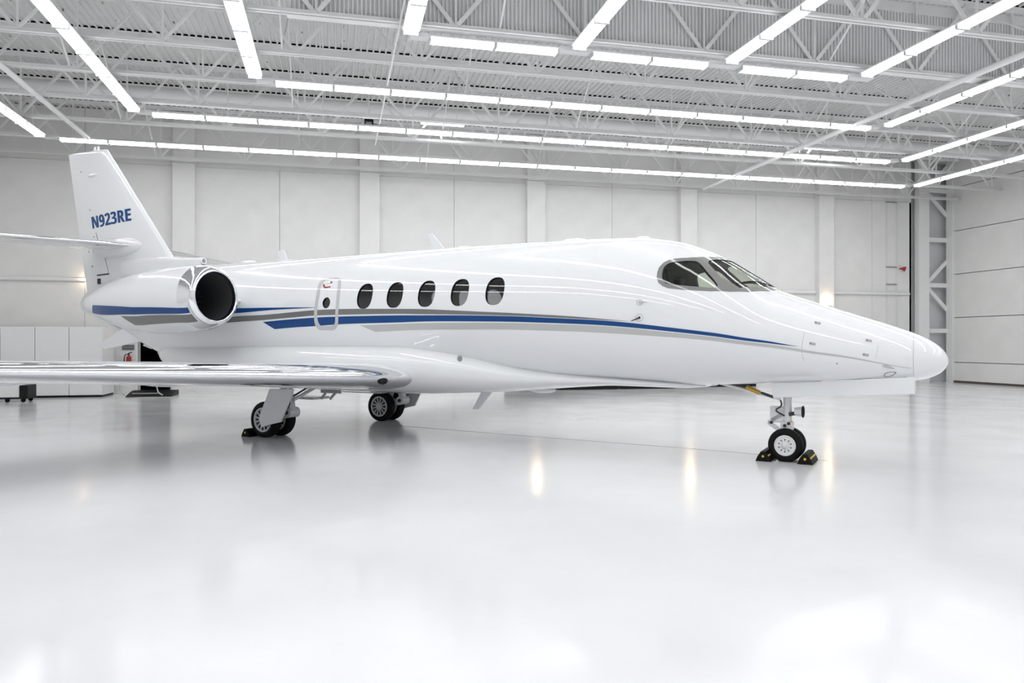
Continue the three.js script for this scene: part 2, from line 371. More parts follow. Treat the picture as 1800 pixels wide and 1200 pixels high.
// bare mounting channel linking the rows at their corners
const CHAN = [[19.35, 22.45, 19.7, 22.45], [16.29, 19.5, 16.62, 19.5], [13.26, 16.56, 13.53, 16.56], [10.27, 13.55, 10.9, 13.55], [-1.6, 16.56, -1.24, 16.56], [-4.6, 19.5, -4.27, 19.5], [-7.57, 22.45, -7.2, 22.45], [1.3, 13.55, 1.65, 13.55], [4.07, 13.55, 4.72, 13.55], [7.14, 13.55, 7.85, 13.55]];
const CHROW = ['first', 'second', 'third', 'fourth', 'eighth', 'ninth', 'tenth', 'seventh', 'sixth', 'fifth'];
CHAN.forEach(([x0, b, x1], i) => tag(obj('mounting_channel', box(x0, x1, LAMP_Y + 0.05, LAMP_Y + 0.12, -b - 0.1, -b + 0.1), M.lampHouse), 'short bare white channel at the far end of the ' + CHROW[i] + ' lengthwise light row', 'channel', 'bare channel between light rows'));
for (const [x, b, l] of [[2.93, 20.85, 'single short ceiling light hung alone above the second row near the black heater box'], [14.93, 20.75, 'single short ceiling light hung alone above the second row near the sprinkler main']]) {
  const t = thing('hung_light', l, 'ceiling light', [x, 7.66, -b]);
  obj('housing', HG, M.lampHouse, t); obj('lens', LG, M.lens, t);
  for (const s of [-0.4, 0.4]) obj('hanger', rod([s, 0.12, 0], [s, 1.1, 0], 0.008, 6), M.steel, t);
  const p = new THREE.RectAreaLight(LAMP_COLOR, LAMP_RADIANCE, FIX - 0.02, LAMP_W); p.position.set(x, 7.655, -b); p.rotation.x = -Math.PI / 2; scene.add(p);
}

// ------------------------------------------------------------------ the jet
const MAIN = V(0.005, 0, -14.36), HEAD = -42.55 * Math.PI / 180;
const jet = thing('business_jet', 'white twin-engine business jet with blue and grey stripes parked on the glossy floor', 'aircraft', MAIN.toArray(), HEAD);
jet.updateMatrixWorld(true);
const INV = jet.matrixWorld.clone().invert();
function localRay(px, py) {
  const c = Math.cos(YAW), s = Math.sin(YAW), r = (px - CX) / FPX, u = (HORIZON - py) / FPX;
  const o = V(0, EYE, 0).applyMatrix4(INV), d = V(r * c + s, u, r * s - c).transformDirection(INV);
  return [o, d];
}
function onZ(px, py, z) { const [o, d] = localRay(px, py), t = (z - o.z) / d.z; return [o.x + d.x * t, o.y + d.y * t]; }
function onX(px, py, x) { const [o, d] = localRay(px, py), t = (x - o.x) / d.x; return [o.z + d.z * t, o.y + d.y * t]; }

// fuselage stations: X, top, bottom, half width
const ST = [
  [-7.88, 2.50, 2.46, 0.02], [-7.83, 2.60, 2.37, 0.11], [-7.68, 2.73, 2.27, 0.2], [-7.25, 2.9, 2.12, 0.33], [-6.5, 3.03, 1.88, 0.53], [-5.45, 3.11, 1.58, 0.74], [-4.34, 3.155, 1.22, 0.92],
  [-3.4, 3.17, 1.03, 1.01], [-2.25, 3.175, 0.94, 1.07], [-1, 3.17, 0.92, 1.085], [0.15, 3.166, 0.92, 1.085], [2.67, 3.165, 0.92, 1.085], [4.78, 3.145, 0.93, 1.083], [5.5, 3.13, 0.948, 1.07], [5.98, 3.105, 0.952, 1.05],
  [6.58, 3.005, 0.955, 1.01], [6.9, 2.89, 0.965, 0.98], [7.22, 2.735, 0.98, 0.94], [7.6, 2.49, 0.995, 0.875], [7.94, 2.27, 1.01, 0.8], [8.15, 2.185, 1.02, 0.75], [8.47, 2.07, 1.03, 0.67], [8.9, 1.918, 1.05, 0.555], [9.2, 1.812, 1.07, 0.47],
  [9.49, 1.70, 1.10, 0.375], [9.62, 1.638, 1.125, 0.318], [9.73, 1.568, 1.168, 0.25], [9.80, 1.505, 1.215, 0.185], [9.845, 1.44, 1.27, 0.115], [9.868, 1.385, 1.32, 0.05], [9.872, 1.36, 1.345, 0.012],
];
const sx = ST.map((s) => s[0]);
const fTop = pchip(sx, ST.map((s) => s[1])), fBot = pchip(sx, ST.map((s) => s[2])), fHw = pchip(sx, ST.map((s) => s[3]));
const fYc = pchip([-7.88, -5, -2, 5, 7.2, 8.5, 9.87], [2.48, 2.3, 2.06, 2.05, 1.82, 1.5, 1.352]);
const NEXP = 2.1;
const spow = (v, p) => Math.sign(v) * Math.pow(Math.abs(v), p);
function fus(X, phi, off = 0, shrink = 0) {
  const yc = fYc(X), c = Math.cos(phi), s = Math.sin(phi), hh = (s >= 0 ? fTop(X) - yc : yc - fBot(X)) - shrink;
  const p = V(X, yc + Math.max(hh, 0.005) * spow(s, 2 / NEXP), Math.max(fHw(X) - shrink, 0.005) * spow(c, 2 / NEXP));
  if (off) p.addScaledVector(fusN(X, phi), off);
  return p;
}
function fusN(X, phi) {
  const e = 0.004, a = fus(Math.min(X + e, 9.87), phi).sub(fus(Math.max(X - e, -7.88), phi)), b = fus(X, phi + e).sub(fus(X, phi - e));
  return a.cross(b).normalize();
}
function inside(p) {
  if (p.x < -7.88 || p.x > 9.872) return 1;
  const yc = fYc(p.x), hh = p.y >= yc ? fTop(p.x) - yc : yc - fBot(p.x);
  return Math.pow(Math.abs(p.z) / fHw(p.x), NEXP) + Math.pow(Math.abs(p.y - yc) / Math.max(hh, 1e-4), NEXP) - 1;
}
function march(fn, px, py) {
  const [o, d] = localRay(px, py); let t = 6, prev = 6;
  for (; t < 26; t += 0.02) { if (fn(o.clone().addScaledVector(d, t)) < 0) break; prev = t; }
  if (t >= 26) return null;
  let a = prev, b = t; for (let i = 0; i < 30; i++) { const m = (a + b) / 2; fn(o.clone().addScaledVector(d, m)) < 0 ? b = m : a = m; }
  return o.clone().addScaledVector(d, b);
}
function hitFus(px, py) { // pixel -> (X, phi) on the fuselage skin
  let p = march(inside, px, py);
  if (!p) throw new Error('no fuselage at ' + px + ',' + py);
  const yc = fYc(p.x), hh = p.y >= yc ? fTop(p.x) - yc : yc - fBot(p.x);
  const c = spow(p.z / fHw(p.x), NEXP / 2), s = spow((p.y - yc) / hh, NEXP / 2);
  return [p.x, Math.atan2(s, c)];
}
const phiAtY = (X, Y) => { const yc = fYc(X), hh = Y >= yc ? fTop(X) - yc : yc - fBot(X), s = spow(Math.max(-1, Math.min(1, (Y - yc) / hh)), NEXP / 2); return Math.asin(s); };
// conformal pieces on a surface given by (u, v)
function mapped(g, surf, normal, off, side) {
  const p = g.attributes.position, nn = new Float32Array(p.count * 3);
  for (let i = 0; i < p.count; i++) {
    const u = p.getX(i), v = side > 0 ? p.getY(i) : Math.PI - p.getY(i);
    const q = surf(u, v), n = normal(u, v); q.addScaledVector(n, off);
    p.setXYZ(i, q.x, q.y, q.z); nn.set([n.x, n.y, n.z], i * 3);
  }
  g.setAttribute('normal', new THREE.BufferAttribute(nn, 3));
  const ix = g.index ? Array.from(g.index.array) : null, at = (i, t) => (ix ? ix[i] : i), A = V(0, 0, 0), B = V(0, 0, 0), C = V(0, 0, 0), N = V(0, 0, 0); // wind every face outwards
  const cnt = ix ? ix.length : p.count;
  for (let i = 0; i < cnt; i += 3) {
    A.fromBufferAttribute(p, at(i)); B.fromBufferAttribute(p, at(i + 1)); C.fromBufferAttribute(p, at(i + 2)); N.fromArray(nn, at(i) * 3);
    if (B.clone().sub(A).cross(C.clone().sub(A)).dot(N) < 0) {
      if (ix) { const t = ix[i + 1]; ix[i + 1] = ix[i + 2]; ix[i + 2] = t; }
      else { p.setXYZ(i + 1, C.x, C.y, C.z); p.setXYZ(i + 2, B.x, B.y, B.z); for (let k = 0; k < 3; k++) { const t = nn[(i + 1) * 3 + k]; nn[(i + 1) * 3 + k] = nn[(i + 2) * 3 + k]; nn[(i + 2) * 3 + k] = t; } }
    }
  }
  if (ix) g.setIndex(ix);
  return g;
}
function flatPatch(pts, holes = [], edge = 0.06) {
  const s = new THREE.Shape(pts.map(([x, y]) => new THREE.Vector2(x, y)));
  for (const h of holes) s.holes.push(new THREE.Path(h.map(([x, y]) => new THREE.Vector2(x, y))));
  let g = new THREE.ShapeGeometry(s).toNonIndexed();
  g.deleteAttribute('uv'); g.deleteAttribute('normal');
  g = new TessellateModifier(edge, 7).modify(g);
  return g;
}
const patch = (pts, off, side = 1, holes = [], edge = 0.06, surf = fus, normal = fusN) => withUV(mapped(flatPatch(pts, holes, edge), surf, normal, off, side));
function strip(up, lo, off, side = 1, surf = fus, normal = fusN, n = 80, m = 4) {
  const cu = new THREE.CatmullRomCurve3(up.map(([x, y]) => V(x, y, 0)), false, 'centripetal'), cl = new THREE.CatmullRomCurve3(lo.map(([x, y]) => V(x, y, 0)), false, 'centripetal');
  const rows = [];
  for (let i = 0; i <= n; i++) { const a = cu.getPoint(i / n), b = cl.getPoint(i / n), r = []; for (let j = 0; j <= m; j++) r.push(V(lerp(a.x, b.x, j / m), lerp(a.y, b.y, j / m), 0)); rows.push(r); }
  return withUV(mapped(gridGeo(rows), surf, normal, off, side));
}
const smooth = (pts, n = 48) => new THREE.CatmullRomCurve3(pts.map(([x, y]) => V(x, y, 0)), true, 'centripetal').getPoints(n).slice(0, -1).map((p) => [p.x, p.y]);
function prism(pts, side, o1, o2, edge = 0.09) { // closed cutter through the skin
  const top = mapped(flatPatch(pts, [], edge), fus, fusN, o1, side), bot = mapped(flatPatch(pts, [], edge), fus, fusN, o2, side);
  const A = mergeVertices(strip0(top), 1e-5), B = mergeVertices(strip0(bot), 1e-5), na = A.attributes.position.count;
  const pos = [...A.attributes.position.array, ...B.attributes.position.array], ia = [...A.index.array], idx = [], count = {};
  const flip = false;
  for (let i = 0; i < ia.length; i += 3) {
    const t = [ia[i], ia[i + 1], ia[i + 2]]; if (flip) t.reverse();
    if (t[0] === t[1] || t[1] === t[2] || t[0] === t[2]) continue;
    idx.push(t[0], t[1], t[2], t[2] + na, t[1] + na, t[0] + na);
    for (let k = 0; k < 3; k++) { const a = t[k], b = t[(k + 1) % 3]; count[a + '_' + b] = [a, b]; }
  }
  for (const [a, b] of Object.values(count)) if (!count[b + '_' + a]) idx.push(a, a + na, b, b, a + na, b + na);
  const g = new THREE.BufferGeometry(); g.setAttribute('position', new THREE.Float32BufferAttribute(pos, 3)); g.setIndex(idx);
  const n = g.toNonIndexed(); n.computeVertexNormals(); return n;
}
function strip0(g) { const q = new THREE.BufferGeometry(); q.setAttribute('position', g.attributes.position); return q; }

// window outlines on the skin
const cabinWin = [0, 1, 2, 3, 4].map((k) => {
  const X = 1.605 + 0.617 * k, pts = [];
  for (let i = 0; i < 40; i++) { const t = i / 40 * 2 * Math.PI, dx = 0.158 * spow(Math.cos(t), 0.82), dy = 0.208 * spow(Math.sin(t), 0.82); pts.push([X + dx + 0.04 * dy, phiAtY(X, 2.335 + dy)]); }
  return pts;
});
const px5 = (list, k, ox, oy) => list.map(([x, y]) => hitFus(ox + x / k, oy + y / k));
const sideWin = smooth(px5([[382, 500], [402, 420], [450, 378], [550, 357], [735, 352], [775, 372], [870, 480], [960, 588], [966, 615], [940, 632], [780, 625], [500, 600], [420, 584], [388, 548]], 6, 1100, 400), 60);
const mid = (X, z) => [X, Math.acos(Math.min(1, Math.pow(z / fHw(X), NEXP / 2)))];
const shield = [...px5([[1200, 636], [1145, 598], [1000, 520], [930, 440], [872, 378], [872, 352], [905, 343], [1040, 342]], 6, 1100, 400), mid(7.30, 0.035), mid(7.5, 0.035), mid(7.7, 0.035), mid(7.86, 0.035), ...px5([[1520, 628]], 6, 1100, 400), ...px5([[1400, 632]], 6, 1100, 400)];
const frameOuter = [...px5([[326, 530], [332, 470], [350, 420], [400, 368], [460, 338], [520, 326], [640, 318], [760, 312], [900, 311], [990, 312]], 6, 1100, 400), mid(7.17, 0.004), mid(7.4, 0.004), mid(7.6, 0.004), mid(7.8, 0.004), mid(7.99, 0.004), ...px5([[1600, 664], [1500, 673], [1300, 681], [1100, 678], [900, 672], [750, 665], [600, 656], [450, 640], [390, 618], [345, 582]], 6, 1100, 400)];
const exitWin = (() => { const [X, ph] = hitFus(573.5, 532), yc = fus(X, ph).y, p = []; for (let i = 0; i < 24; i++) { const t = i / 24 * 2 * Math.PI; p.push([X + 0.085 * Math.cos(t), phiAtY(X, yc + 0.093 * Math.sin(t))]); } return p; })();

const inletPts = [[350.4, 618], [353.6, 618], [353.6, 631], [350.4, 631]].map(([x, y]) => hitFus(x, y));
// ---- fuselage shell with real openings
{
  const NU = 190, NV = 112, rows = [];
  for (let i = 0; i <= NU; i++) { const t = i / NU, X = t < 0.85 ? lerp(-7.88, 8.4, t / 0.85) : 8.4 + (9.872 - 8.4) * Math.sin((t - 0.85) / 0.15 * Math.PI / 2); const r = []; for (let j = 0; j < NV; j++) r.push(fus(X, j / NV * 2 * Math.PI)); rows.push(r); }
  const solid = closed(rows);
  const rows2 = [];
  for (let i = 0; i <= 60; i++) { const X = lerp(0.0, 8.0, i / 60), r = []; for (let j = 0; j < 64; j++) { const p = fus(X, j / 64 * 2 * Math.PI, 0, 0.05); p.y = Math.max(p.y, 1.35); r.push(p); } rows2.push(r); }
  const cav = closed(rows2);
  const ev = new Evaluator(); ev.attributes = ['position', 'normal']; ev.useGroups = true;
  let body = new Brush(solid, M.paint); body.updateMatrixWorld();
  const cut = (g, m) => { const b = new Brush(g, m); b.updateMatrixWorld(); body = ev.evaluate(body, b, SUBTRACTION); body.updateMatrixWorld(); };
  cut(cav, M.interior);
  for (const s of [1, -1]) { for (const w of cabinWin) cut(prism(w, s, 0.06, -0.12), M.seal); cut(prism(sideWin, s, 0.06, -0.12), M.seal); cut(prism(shield, s, 0.06, -0.12), M.seal); cut(prism(exitWin, s, 0.06, -0.12), M.seal); }
  cut(withUV(box(7.05, 9.42, 0.8, 1.3, -0.27, 0.27)), M.gear);                    // nose gear bay
  cut(prism(inletPts, 1, 0.05, -0.16, 0.05), M.gear);                             // ram-air inlet low on the rear body
  const m = obj('fuselage', withUV(body.geometry), body.material, jet);
}
function closed(rows) {
  const nv = rows[0].length, g = gridGeo(rows, true), pos = [...g.attributes.position.array], idx = [...g.index.array], n = rows.length;
  const c0 = rows[0].reduce((a, p) => a.add(p), V(0, 0, 0)).multiplyScalar(1 / nv), c1 = rows[n - 1].reduce((a, p) => a.add(p), V(0, 0, 0)).multiplyScalar(1 / nv), k = pos.length / 3;
  pos.push(c0.x, c0.y, c0.z, c1.x, c1.y, c1.z);
  for (let j = 0; j < nv; j++) { idx.push(k, j, (j + 1) % nv); idx.push(k + 1, (n - 1) * nv + (j + 1) % nv, (n - 1) * nv + j); }
  const q = new THREE.BufferGeometry(); q.setAttribute('position', new THREE.Float32BufferAttribute(pos, 3)); q.setIndex(idx); q.computeVertexNormals();
  const v = new THREE.Vector3(), a = new THREE.Vector3(), b = new THREE.Vector3(), c = new THREE.Vector3(); let vol = 0;
  for (let i = 0; i < idx.length; i += 3) { a.fromArray(pos, idx[i] * 3); b.fromArray(pos, idx[i + 1] * 3); c.fromArray(pos, idx[i + 2] * 3); vol += a.dot(v.copy(b).cross(c)); }
  if (vol < 0) { for (let i = 0; i < idx.length; i += 3) { const t = idx[i + 1]; idx[i + 1] = idx[i + 2]; idx[i + 2] = t; } q.setIndex(idx); q.computeVertexNormals(); }
  return withUV(q);
}
for (const s of [1, -1]) {
  for (const w of cabinWin) obj('cabin_window', patch(w, -0.022, s), M.cabinGlass, jet);
  obj('cockpit_window', patch(sideWin, -0.006, s), M.glass, jet);
  obj('windshield', patch(shield, -0.006, s), M.glass, jet);
  obj('cockpit_frame', patch(frameOuter, 0.002, s, [sideWin, shield]), M.frameGrey, jet);
  obj('exit_window', patch(exitWin, -0.02, s), M.cabinGlass, jet);
}
{ // things seen inside the cockpit
  obj('glareshield', [rbox(7.25, 7.75, 1.95, 2.13, -0.7, 0.7, 0.06)], M.cockpit, jet);
  for (const s of [1, -1]) { const g = group('pilot_seat', jet); obj('seat_back', rbox(6.35, 6.5, 1.5, 2.35, s * 0.45 - 0.24, s * 0.45 + 0.24, 0.06), M.cockpit, g); obj('headrest', rbox(6.33, 6.45, 2.36, 2.55, s * 0.45 - 0.13, s * 0.45 + 0.13, 0.04), M.cockpit, g); }
  { const q = []; for (let j = 0; j < 48; j++) { const p = fus(6.1, j / 48 * 2 * Math.PI, 0, 0.06); q.push(new THREE.Vector2(-p.z, Math.max(p.y, 1.36))); } const g = new THREE.ExtrudeGeometry(new THREE.Shape(q), { depth: 0.03, bevelEnabled: false }); g.rotateY(Math.PI / 2); g.translate(6.08, 0, 0); obj('cockpit_bulkhead', g, M.cockpit, jet); }
}
// ---- painted stripes (given as upper and lower edge in picture points, cast onto the skin)
const H = (l) => l.map(([x, y]) => hitFus(x, y));
const stripes = [
  ['grey_stripe', M.greyStripe, [[360, 562], [413, 556], [467, 553], [553, 545], [600, 543], [700, 542.7], [740, 543], [800, 545.5], [900, 550], [1000, 555.5], [1067, 561], [1108, 564.5]], [[360, 571], [400, 567], [467, 562], [553, 554.5], [600, 553], [700, 551.5], [740, 552], [800, 552.5], [900, 554.5], [1000, 559], [1067, 562.5], [1108, 564.7]]],
  ['blue_stripe', M.blue, [[462, 565.7], [500, 562], [553, 558], [600, 556], [700, 554], [740, 554], [800, 554], [900, 555.5], [1000, 560], [1100, 566.5], [1200, 578], [1300, 592], [1360, 601], [1402, 608.6]], [[483, 578.3], [520, 575], [553, 573], [600, 569.5], [700, 566.5], [740, 565], [800, 564.5], [900, 565.3], [1000, 568.5], [1100, 574.5], [1200, 584.5], [1300, 597.2], [1360, 604], [1402, 608.9]]],
  ['pale_stripe', M.paleStripe, [[633, 571.7], [680, 570], [740, 568], [800, 567.3], [900, 567.5], [1000, 570.5], [1100, 576.3], [1200, 586.5], [1300, 599], [1400, 612.5], [1500, 628], [1602, 646.6]], [[660, 583], [700, 581], [740, 579.5], [800, 579], [900, 579], [1000, 582], [1100, 587], [1200, 594], [1300, 604.5], [1400, 617], [1500, 630.5], [1602, 647.2]]],
  ['blue_stripe', M.blue, [[380, 541.5], [417, 541.5], [480, 540.5], [556, 540]], [[380, 551], [417, 550], [480, 544.5], [556, 540.4]]],
];
for (const [n, m, u, l] of stripes) { const a = H(u), b = H(l); for (const s of [1, -1]) obj(n, strip(a, b, 0.0022, s), m, jet); }
// ---- emergency exit outline and handle
{
  const o = smooth(px5([[80, 250], [110, 130], [150, 101], [215, 92], [272, 91], [297, 112], [285, 260], [274, 400], [270, 500], [240, 546], [165, 549], [100, 543], [70, 500], [62, 380]], 5, 540, 470), 80);
  const i = smooth(px5([[106, 250], [134, 138], [165, 112], [215, 108], [262, 108], [272, 122], [258, 260], [248, 400], [243, 490], [222, 511], [165, 514], [122, 510], [98, 478], [89, 380]], 5, 540, 470), 80);
  for (const s of [1, -1]) obj('exit_outline', patch(o, 0.0035, s, [i]), M.ringGrey, jet);
  const hd = px5([[138, 150], [150, 145], [160, 170], [205, 165], [205, 175], [155, 183], [143, 172]], 5, 540, 470), h2 = px5([[205, 125], [220, 122], [222, 135], [207, 142]], 5, 540, 470), h3 = px5([[160, 125], [205, 124], [206, 136], [163, 146]], 5, 540, 470);
  obj('exit_handle', [patch(hd, 0.004), patch(h2, 0.004)], M.red, jet); obj('handle_plate', patch(h3, 0.0035), M.alu, jet);
}
// ---- small fittings on the skin
const quadAt = (px, py, w, h, slope = 0) => [[px - w / 2, py - h / 2 - slope * w / 2], [px + w / 2, py - h / 2 + slope * w / 2], [px + w / 2, py + h / 2 + slope * w / 2], [px - w / 2, py + h / 2 - slope * w / 2]].map(([x, y]) => hitFus(x, y));
for (const [x, y] of [[1437, 567.5], [1428, 604], [1527, 598.5], [1521.5, 623.5]]) { const g = group('nose_latch', jet); obj('plate', patch(quadAt(x, y, 10.5, 4.2, 0.18), 0.0025), M.seam, g); obj('lever', patch(quadAt(x + 1.3, y + 0.2, 5.5, 1.8, 0.18), 0.004), M.ringGrey, g); }
const circ = (px, py, r, n = 24) => Array.from({ length: n }, (_, i) => hitFus(px + r * Math.cos(i / n * 2 * Math.PI), py + r * Math.sin(i / n * 2 * Math.PI)));
for (const [x, y, n] of [[1124, 531, 0], [1124, 558, 1]]) { // pitot and angle-of-attack vanes
  const g = group('air_data_probe', jet), r = n ? 7 : 5.6;
  obj('plate', patch(circ(x, y, r), 0.003, 1, [circ(x, y, r - 1.2)]), M.ringGrey, g);
  const p = fus(...hitFus(x, y), 0.02), q = n ? [p.x - 0.1, p.y - 0.045, p.z + 0.03] : [p.x + 0.12, p.y - 0.006, p.z + 0.05];
  obj('boss', patch(circ(x, y, 2.2), 0.006), n ? M.darkSeam : M.alu, g);
  obj('vane', rod([p.x, p.y, p.z - 0.02], q, 0.011, 8, 0.006), n ? M.darkSeam : M.alu, g);
}
obj('static_port', patch(circ(1471, 638.5, 1.4, 12), 0.003), M.seam, jet);
{ const g = group('ice_probe', jet); const o = smooth(px5([[930, 885], [960, 872], [1000, 893], [1050, 912], [1050, 917], [980, 908], [945, 898]], 5.453, 1380, 480), 32); obj('fairing', patch(o, 0.006, 1, [], 0.04), M.ringGrey, g); }
{ const o = smooth(px5([[945, 985], [960, 958], [1000, 946], [1062, 946], [1058, 962], [1010, 990], [970, 996]], 5.453, 1380, 480), 40), i = smooth(px5([[955, 982], [968, 962], [1003, 952], [1052, 951], [1048, 960], [1006, 984], [972, 989]], 5.453, 1380, 480), 40); obj('access_panel', patch(o, 0.002, 1, [i]), M.seam, jet); }
function ringSeam(px, py0, py1, w = 0.006) { // a thin panel joint round the nose at one station
  const X = hitFus(px, (py0 + py1) / 2)[0], rows = [];
  for (const dx of [-w / 2, w / 2]) { const r = []; for (let j = 0; j <= 72; j++) r.push(V(X + dx, j / 72 * 2 * Math.PI, 0)); rows.push(r); }
  return withUV(mapped(gridGeo(rows), fus, fusN, 0.0015, 1));
}
obj('radome_joint', ringSeam(1605.5, 600, 640), M.ringGrey, jet);
for (const [pts, w] of [[[[1414, 584], [1410, 603], [1409, 620], [1413, 634]], 0.8], [[[1544, 607], [1541, 622], [1538, 630]], 0.7]]) obj('panel_joint', strip(H(pts), H(pts.map(([x, y]) => [x + w, y])), 0.002, 1, fus, fusN, 20, 1), M.ringGrey, jet);
// antennas on the spine
function blade(name, px, mat = M.paint, w = 0.02) { const P = px.map(([x, y]) => onZ(x, y, 0)); const s = new THREE.Shape(P.map(([x, y]) => new THREE.Vector2(x, y))); const g = new THREE.ExtrudeGeometry(s, { depth: w, bevelEnabled: true, bevelSize: 0.006, bevelThickness: 0.01, bevelSegments: 2 }); g.translate(0, 0, -w / 2); obj(name, g, mat, jet); }
blade('blade_antenna', [[752, 412], [760, 411], [782, 438], [780, 446], [766, 446], [765, 439]]);
blade('blade_antenna', [[490, 442], [499, 440], [506, 458], [506, 466], [494, 466], [493, 459]]);
for (const [x, y, r, hh] of [[817, 435.5, 0.14, 0.035], [1010, 422, 0.2, 0.045], [1131, 418, 0.11, 0.04], [437, 461, 0.22, 0.06]]) { const [X] = onZ(x, y + 3, 0), g = new THREE.SphereGeometry(1, 24, 12); g.scale(r, hh, 0.12); g.translate(X, fTop(X) - 0.005, 0); obj('antenna_dome', g, M.paint, jet); }

// ---- wing-body fairing
const FA = [[-4.6, 1.5, 1.25, 0.4], [-3.8, 1.6, 1.0, 0.85], [-2.5, 1.62, 0.8, 1.1], [-1, 1.64, 0.72, 1.2], [0.8, 1.65, 0.7, 1.22], [2.2, 1.64, 0.71, 1.2], [3.0, 1.56, 0.745, 1.13], [3.7, 1.42, 0.785, 1.0], [4.4, 1.25, 0.845, 0.84], [5.2, 1.14, 0.915, 0.68], [5.7, 1.1, 0.943, 0.62], [6.0, 1.08, 0.942, 0.58], [6.6, 1.04, 0.935, 0.44], [6.95, 1.0, 0.955, 0.2]];
const ax_ = FA.map((s) => s[0]), aT = pchip(ax_, FA.map((s) => s[1])), aB = pchip(ax_, FA.map((s) => s[2])), aW = pchip(ax_, FA.map((s) => s[3]));
const fair = (X, phi) => { const t = aT(X), b = aB(X), c = (t + b) / 2, w = aW(X); return V(X, c + (t - b) / 2 * spow(Math.sin(phi), 0.82), w * spow(Math.cos(phi), 0.82)); };
const fairN = (X, phi) => { const e = 0.006, a = fair(X + e, phi).sub(fair(X - e, phi)), b = fair(X, phi + e).sub(fair(X, phi - e)); return a.cross(b).normalize(); };
{
  const rows = []; for (let i = 0; i <= 110; i++) { const X = lerp(-4.6, 6.95, i / 110), r = []; for (let j = 0; j < 72; j++) r.push(fair(X, j / 72 * 2 * Math.PI)); rows.push(r); }
  obj('belly_fairing', closed(rows), M.paint, jet);
  const inF = (p) => { if (p.x < -4.6 || p.x > 6.95) return 1; const t = aT(p.x), b = aB(p.x); return Math.pow(Math.abs(p.z) / aW(p.x), 2 / 0.82) + Math.pow(Math.abs(p.y - (t + b) / 2) / ((t - b) / 2), 2 / 0.82) - 1; };
  const hitA = (px, py) => { const p = march(inF, px, py), t = aT(p.x), b = aB(p.x); return [p.x, Math.atan2(spow((p.y - (t + b) / 2) / ((t - b) / 2), 1 / 0.82), spow(p.z / aW(p.x), 1 / 0.82))]; };
  const ring = (px, py, rx, ry) => Array.from({ length: 24 }, (_, i) => hitA(px + rx * Math.cos(i / 24 * 2 * Math.PI), py + ry * Math.sin(i / 24 * 2 * Math.PI)));
  const v = group('vent', jet); obj('rim', patch(ring(808, 630, 5, 6), 0.003, 1, [], 0.05, fair, fairN), M.ringGrey, v); obj('hole', patch(ring(808.4, 630.7, 3.8, 4.7), 0.005, 1, [], 0.05, fair, fairN), M.grey, v);
}
{ // belly antenna and lower fittings
  blade('blade_antenna', [[832, 718], [842, 718], [866, 687], [866, 678], [850, 678], [848, 688]], M.paint, 0.025);
  const g = new THREE.SphereGeometry(1, 24, 12); const [X] = onZ(953, 680, 0); g.scale(0.24, 0.05, 0.1); g.translate(X, aB(X) - 0.01, 0); obj('antenna_dome', g, M.paint, jet);
}
// ---- wings
function foil(n = 28) { // upper trailing edge -> nose -> lower trailing edge, chord 1, half thickness for t/c = 1
  const up = [], f = (x) => 5 * (0.2969 * Math.sqrt(x) - 0.126 * x - 0.3516 * x * x + 0.2843 * x ** 3 - 0.1036 * x ** 4);
  for (let i = 0; i <= n; i++) { const x = 0.5 * (1 + Math.cos(i / n * Math.PI)); up.push([x, f(x)]); }
  return [...up, ...up.slice(0, -1).reverse().map(([x, y]) => [x, -y * 0.85])];
}
const FOIL = foil(60);
function wingRows(stations) { return stations.map(({ le, c, t, twist = 0, at }) => FOIL.map(([x, y]) => { const dx = -x * c, dy = y * t * c, q = (x - 0.3) * c; return at(le + dx, dy - twist * q); })); }
function split(rows, x1) { // front part of the foil up to chord fraction x1, and the rest
  const ids = FOIL.map(([x], i) => [x, i]), front = ids.filter(([x]) => x <= x1).map(([, i]) => i);
  const f0 = front[0], f1 = front[front.length - 1];
  return [rows.map((r) => r.slice(f0, f1 + 1)), rows.map((r) => [...r.slice(f1), ...r.slice(0, f0 + 1)])];
}
function capRow(r) { const c = r.reduce((a, p) => a.add(p), V(0, 0, 0)).multiplyScalar(1 / r.length); return [r, r.map(() => c.clone())]; }
const wingLE = (Z) => 2.6 - 0.27 * (Z - 1.2), wingY = (Z) => 1.02 + 0.046 * (Z - 1.3), wingC = (Z) => lerp(3.35, 1.15, (Z - 1.2) / 9.8), wingT = (Z) => lerp(0.135, 0.11, (Z - 1.2) / 9.8);
